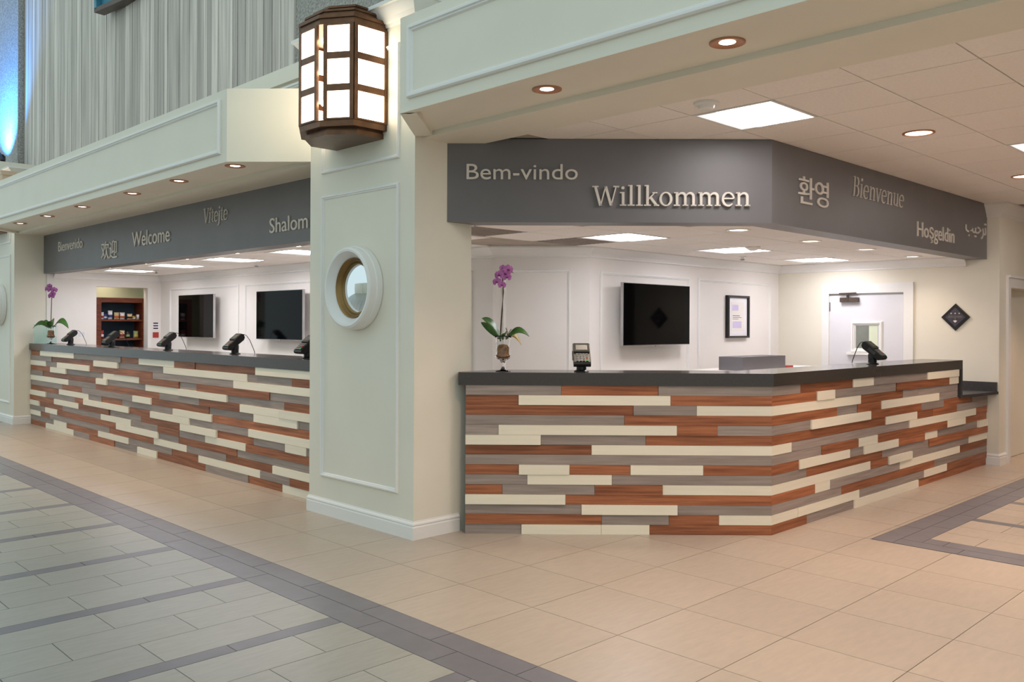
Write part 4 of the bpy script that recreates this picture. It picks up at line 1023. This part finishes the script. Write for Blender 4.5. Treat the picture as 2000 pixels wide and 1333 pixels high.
for x, w, hg, a, b, lb in lo_: snack(x, 14.60, SH[1], w, hg, a, b, lb)
# notices and switch on the end wall
PL_END = Plane((0, 14.235), (1, 0), (0, -1))
for z0, z1, m, lb in ((1.39, 1.52, M_PAPER, 'small black and white notice right of the snack opening'), (1.26, 1.35, M_REDP, 'small red notice below the black and white one')):
    t = thing('wall_notice', (5.84, 14.23, z0), lb, 'notice'); pbox(PL_END, 5.79, 5.885, z0, z1, 0, 0.004).build('sheet', m, t)
    for k in range(3):
        if m is M_PAPER: pbox(PL_END, 5.797, 5.875, z0 + 0.012 + k * 0.042, z0 + 0.034 + k * 0.042, 0.004, 0.005).build('print', M_INK, t)
t = thing('light_switch', (4.69, 14.23, 1.26), 'white double switch plate on the end wall left of the opening', 'switch')
pbox(PL_END, 4.62, 4.76, 1.26, 1.38, 0, 0.008).build('plate', M_TRIM, t)
for a in (4.645, 4.70): pbox(PL_END, a, a + 0.035, 1.285, 1.355, 0.008, 0.013).build('rocker', M_DOOR, t)

# ------------------------------------------------------------------ doorway at the right edge
d2 = thing('door_2', (11.1, 3.05, 0), 'cream lobby door with kick plate at the right edge', 'door', kind='structure')
PS = Plane((0, 3.03), (1, 0), (0, -1))
for a, b, c, d in ((10.575, 10.66, 0, DZ), (11.62, 11.71, 0, DZ), (10.575, 11.71, DZ, 2.04)): pbox(PS, a, b, c, d, 0, 0.025).build('door_casing', M_TRIM, d2)
pbox(PS, 10.575, 11.71, 2.04, 2.065, 0, 0.04).build('casing_cap', M_TRIM, d2)
pbox(PS, 10.66, 11.62, 0.005, DZ, -0.14, -0.10).build('door_leaf', M_CREAM, d2)
pbox(PS, 10.66, 10.94, 0.01, 0.26, -0.10, -0.096).build('kick_plate', M_STEEL, d2)
pbox(PS, 10.935, 10.96, 0.0, 1.86, -0.10, -0.085).build('door_rail', M_CREAM, d2)
pbox(PS, 10.80, 10.93, 1.20, 1.56, -0.10, -0.075).build('window_frame', M_TRIM, d2)
pbox(PS, 10.84, 10.875, 1.25, 1.51, -0.075, -0.073).build('window_pane', M_INK, d2)
pbox(PS, 10.80, 10.83, 1.60, 1.80, -0.10, -0.094).build('red_notice', M_REDP, d2)

# ------------------------------------------------------------------ atrium fittings
UX, UY, UZ = 4.05, 16.25, 4.03
ped = box('ledge', (3.30, 4.34, 14.6, 18.3, 3.396, 3.90), M_CREAM); tag(ped, 'cream ledge carrying the blue uplight at the left edge', 'ledge', kind='structure')
t = thing('uplight', (UX, UY - 0.15, 3.90), 'black uplight shining blue on the stucco column', 'spotlight')
MB().tube([(UX, UY, UZ + 0.04), (UX + 0.03, UY + 0.10, UZ + 0.22)], 0.10, 18).build('lamp_head', M_BLACK, t)
MB().tube([(UX, UY - 0.32, 3.92), (UX - 0.04, UY - 0.36, UZ + 0.10), (UX - 0.04, UY - 0.22, UZ + 0.22), (UX - 0.03, UY + 0.02, UZ + 0.13)], 0.03, 8).build('yoke', M_BLACK, t)
box('ballast_box', (UX - 0.09, UX + 0.09, UY - 0.46, UY - 0.20, 3.90, 4.0), M_BLACK, t)
MB().lathe([(0.10, 0), (0.10, 0.03), (0.03, 0.04)], (UX, UY + 0.05, 3.90), n=18).build('base', M_BLACK, t)
src, dst = Vector((UX - 0.05, UY + 0.50, UZ + 0.24)), Vector((4.34, 16.95, 5.6))
sp = point_spot('blue_lamp_light', src - t.location, 1300, (0.04, 0.30, 1.0), t, 1.9, 1.0, 0.05)
sp.rotation_euler = (dst - src).to_track_quat('-Z', 'Y').to_euler()
blk = thing('wood_block', (3.60, 14.02, 3.396), 'pale pine block on the soffit at the left edge', 'wood block')
MB().box(3.52, 3.68, 13.92, 14.16, 3.396, 3.60).build('block', M_TAN, blk); MB().box(3.50, 3.70, 13.90, 13.94, 3.60, 3.66).build('cleat', M_TAN, blk)
bd = Vector((-0.13, 0.991, 0)); bo = Vector((4.34, 12.30, 5.74)); bn = Vector((-0.991, -0.13, 0))
t = thing('banner_frame', tuple(bo), 'teal box-framed banner hung high on the concrete wall', 'banner')
def bpt(a, z, d): return tuple(bo - bd * a + bn * d + Vector((0, 0, z)))
def bbx(a0, a1, z0, z1, d0, d1_, m, nm):
    MB().add([bpt(a0, z0, d0), bpt(a1, z0, d0), bpt(a1, z1, d0), bpt(a0, z1, d0), bpt(a0, z0, d1_), bpt(a1, z0, d1_), bpt(a1, z1, d1_), bpt(a0, z1, d1_)], [(0, 3, 2, 1), (4, 5, 6, 7), (0, 1, 5, 4), (1, 2, 6, 5), (2, 3, 7, 6), (3, 0, 4, 7)]).build(nm, m, t)
bbx(0, 2.0, 0, 1.6, -0.02, 0.05, M_BLUEB, 'panel'); bbx(-0.06, 0.0, -0.02, 1.62, -0.02, 0.12, M_BLUEB, 'frame_side'); bbx(-0.06, 2.0, -0.06, 0.0, -0.02, 0.12, M_METAL, 'frame_bottom')
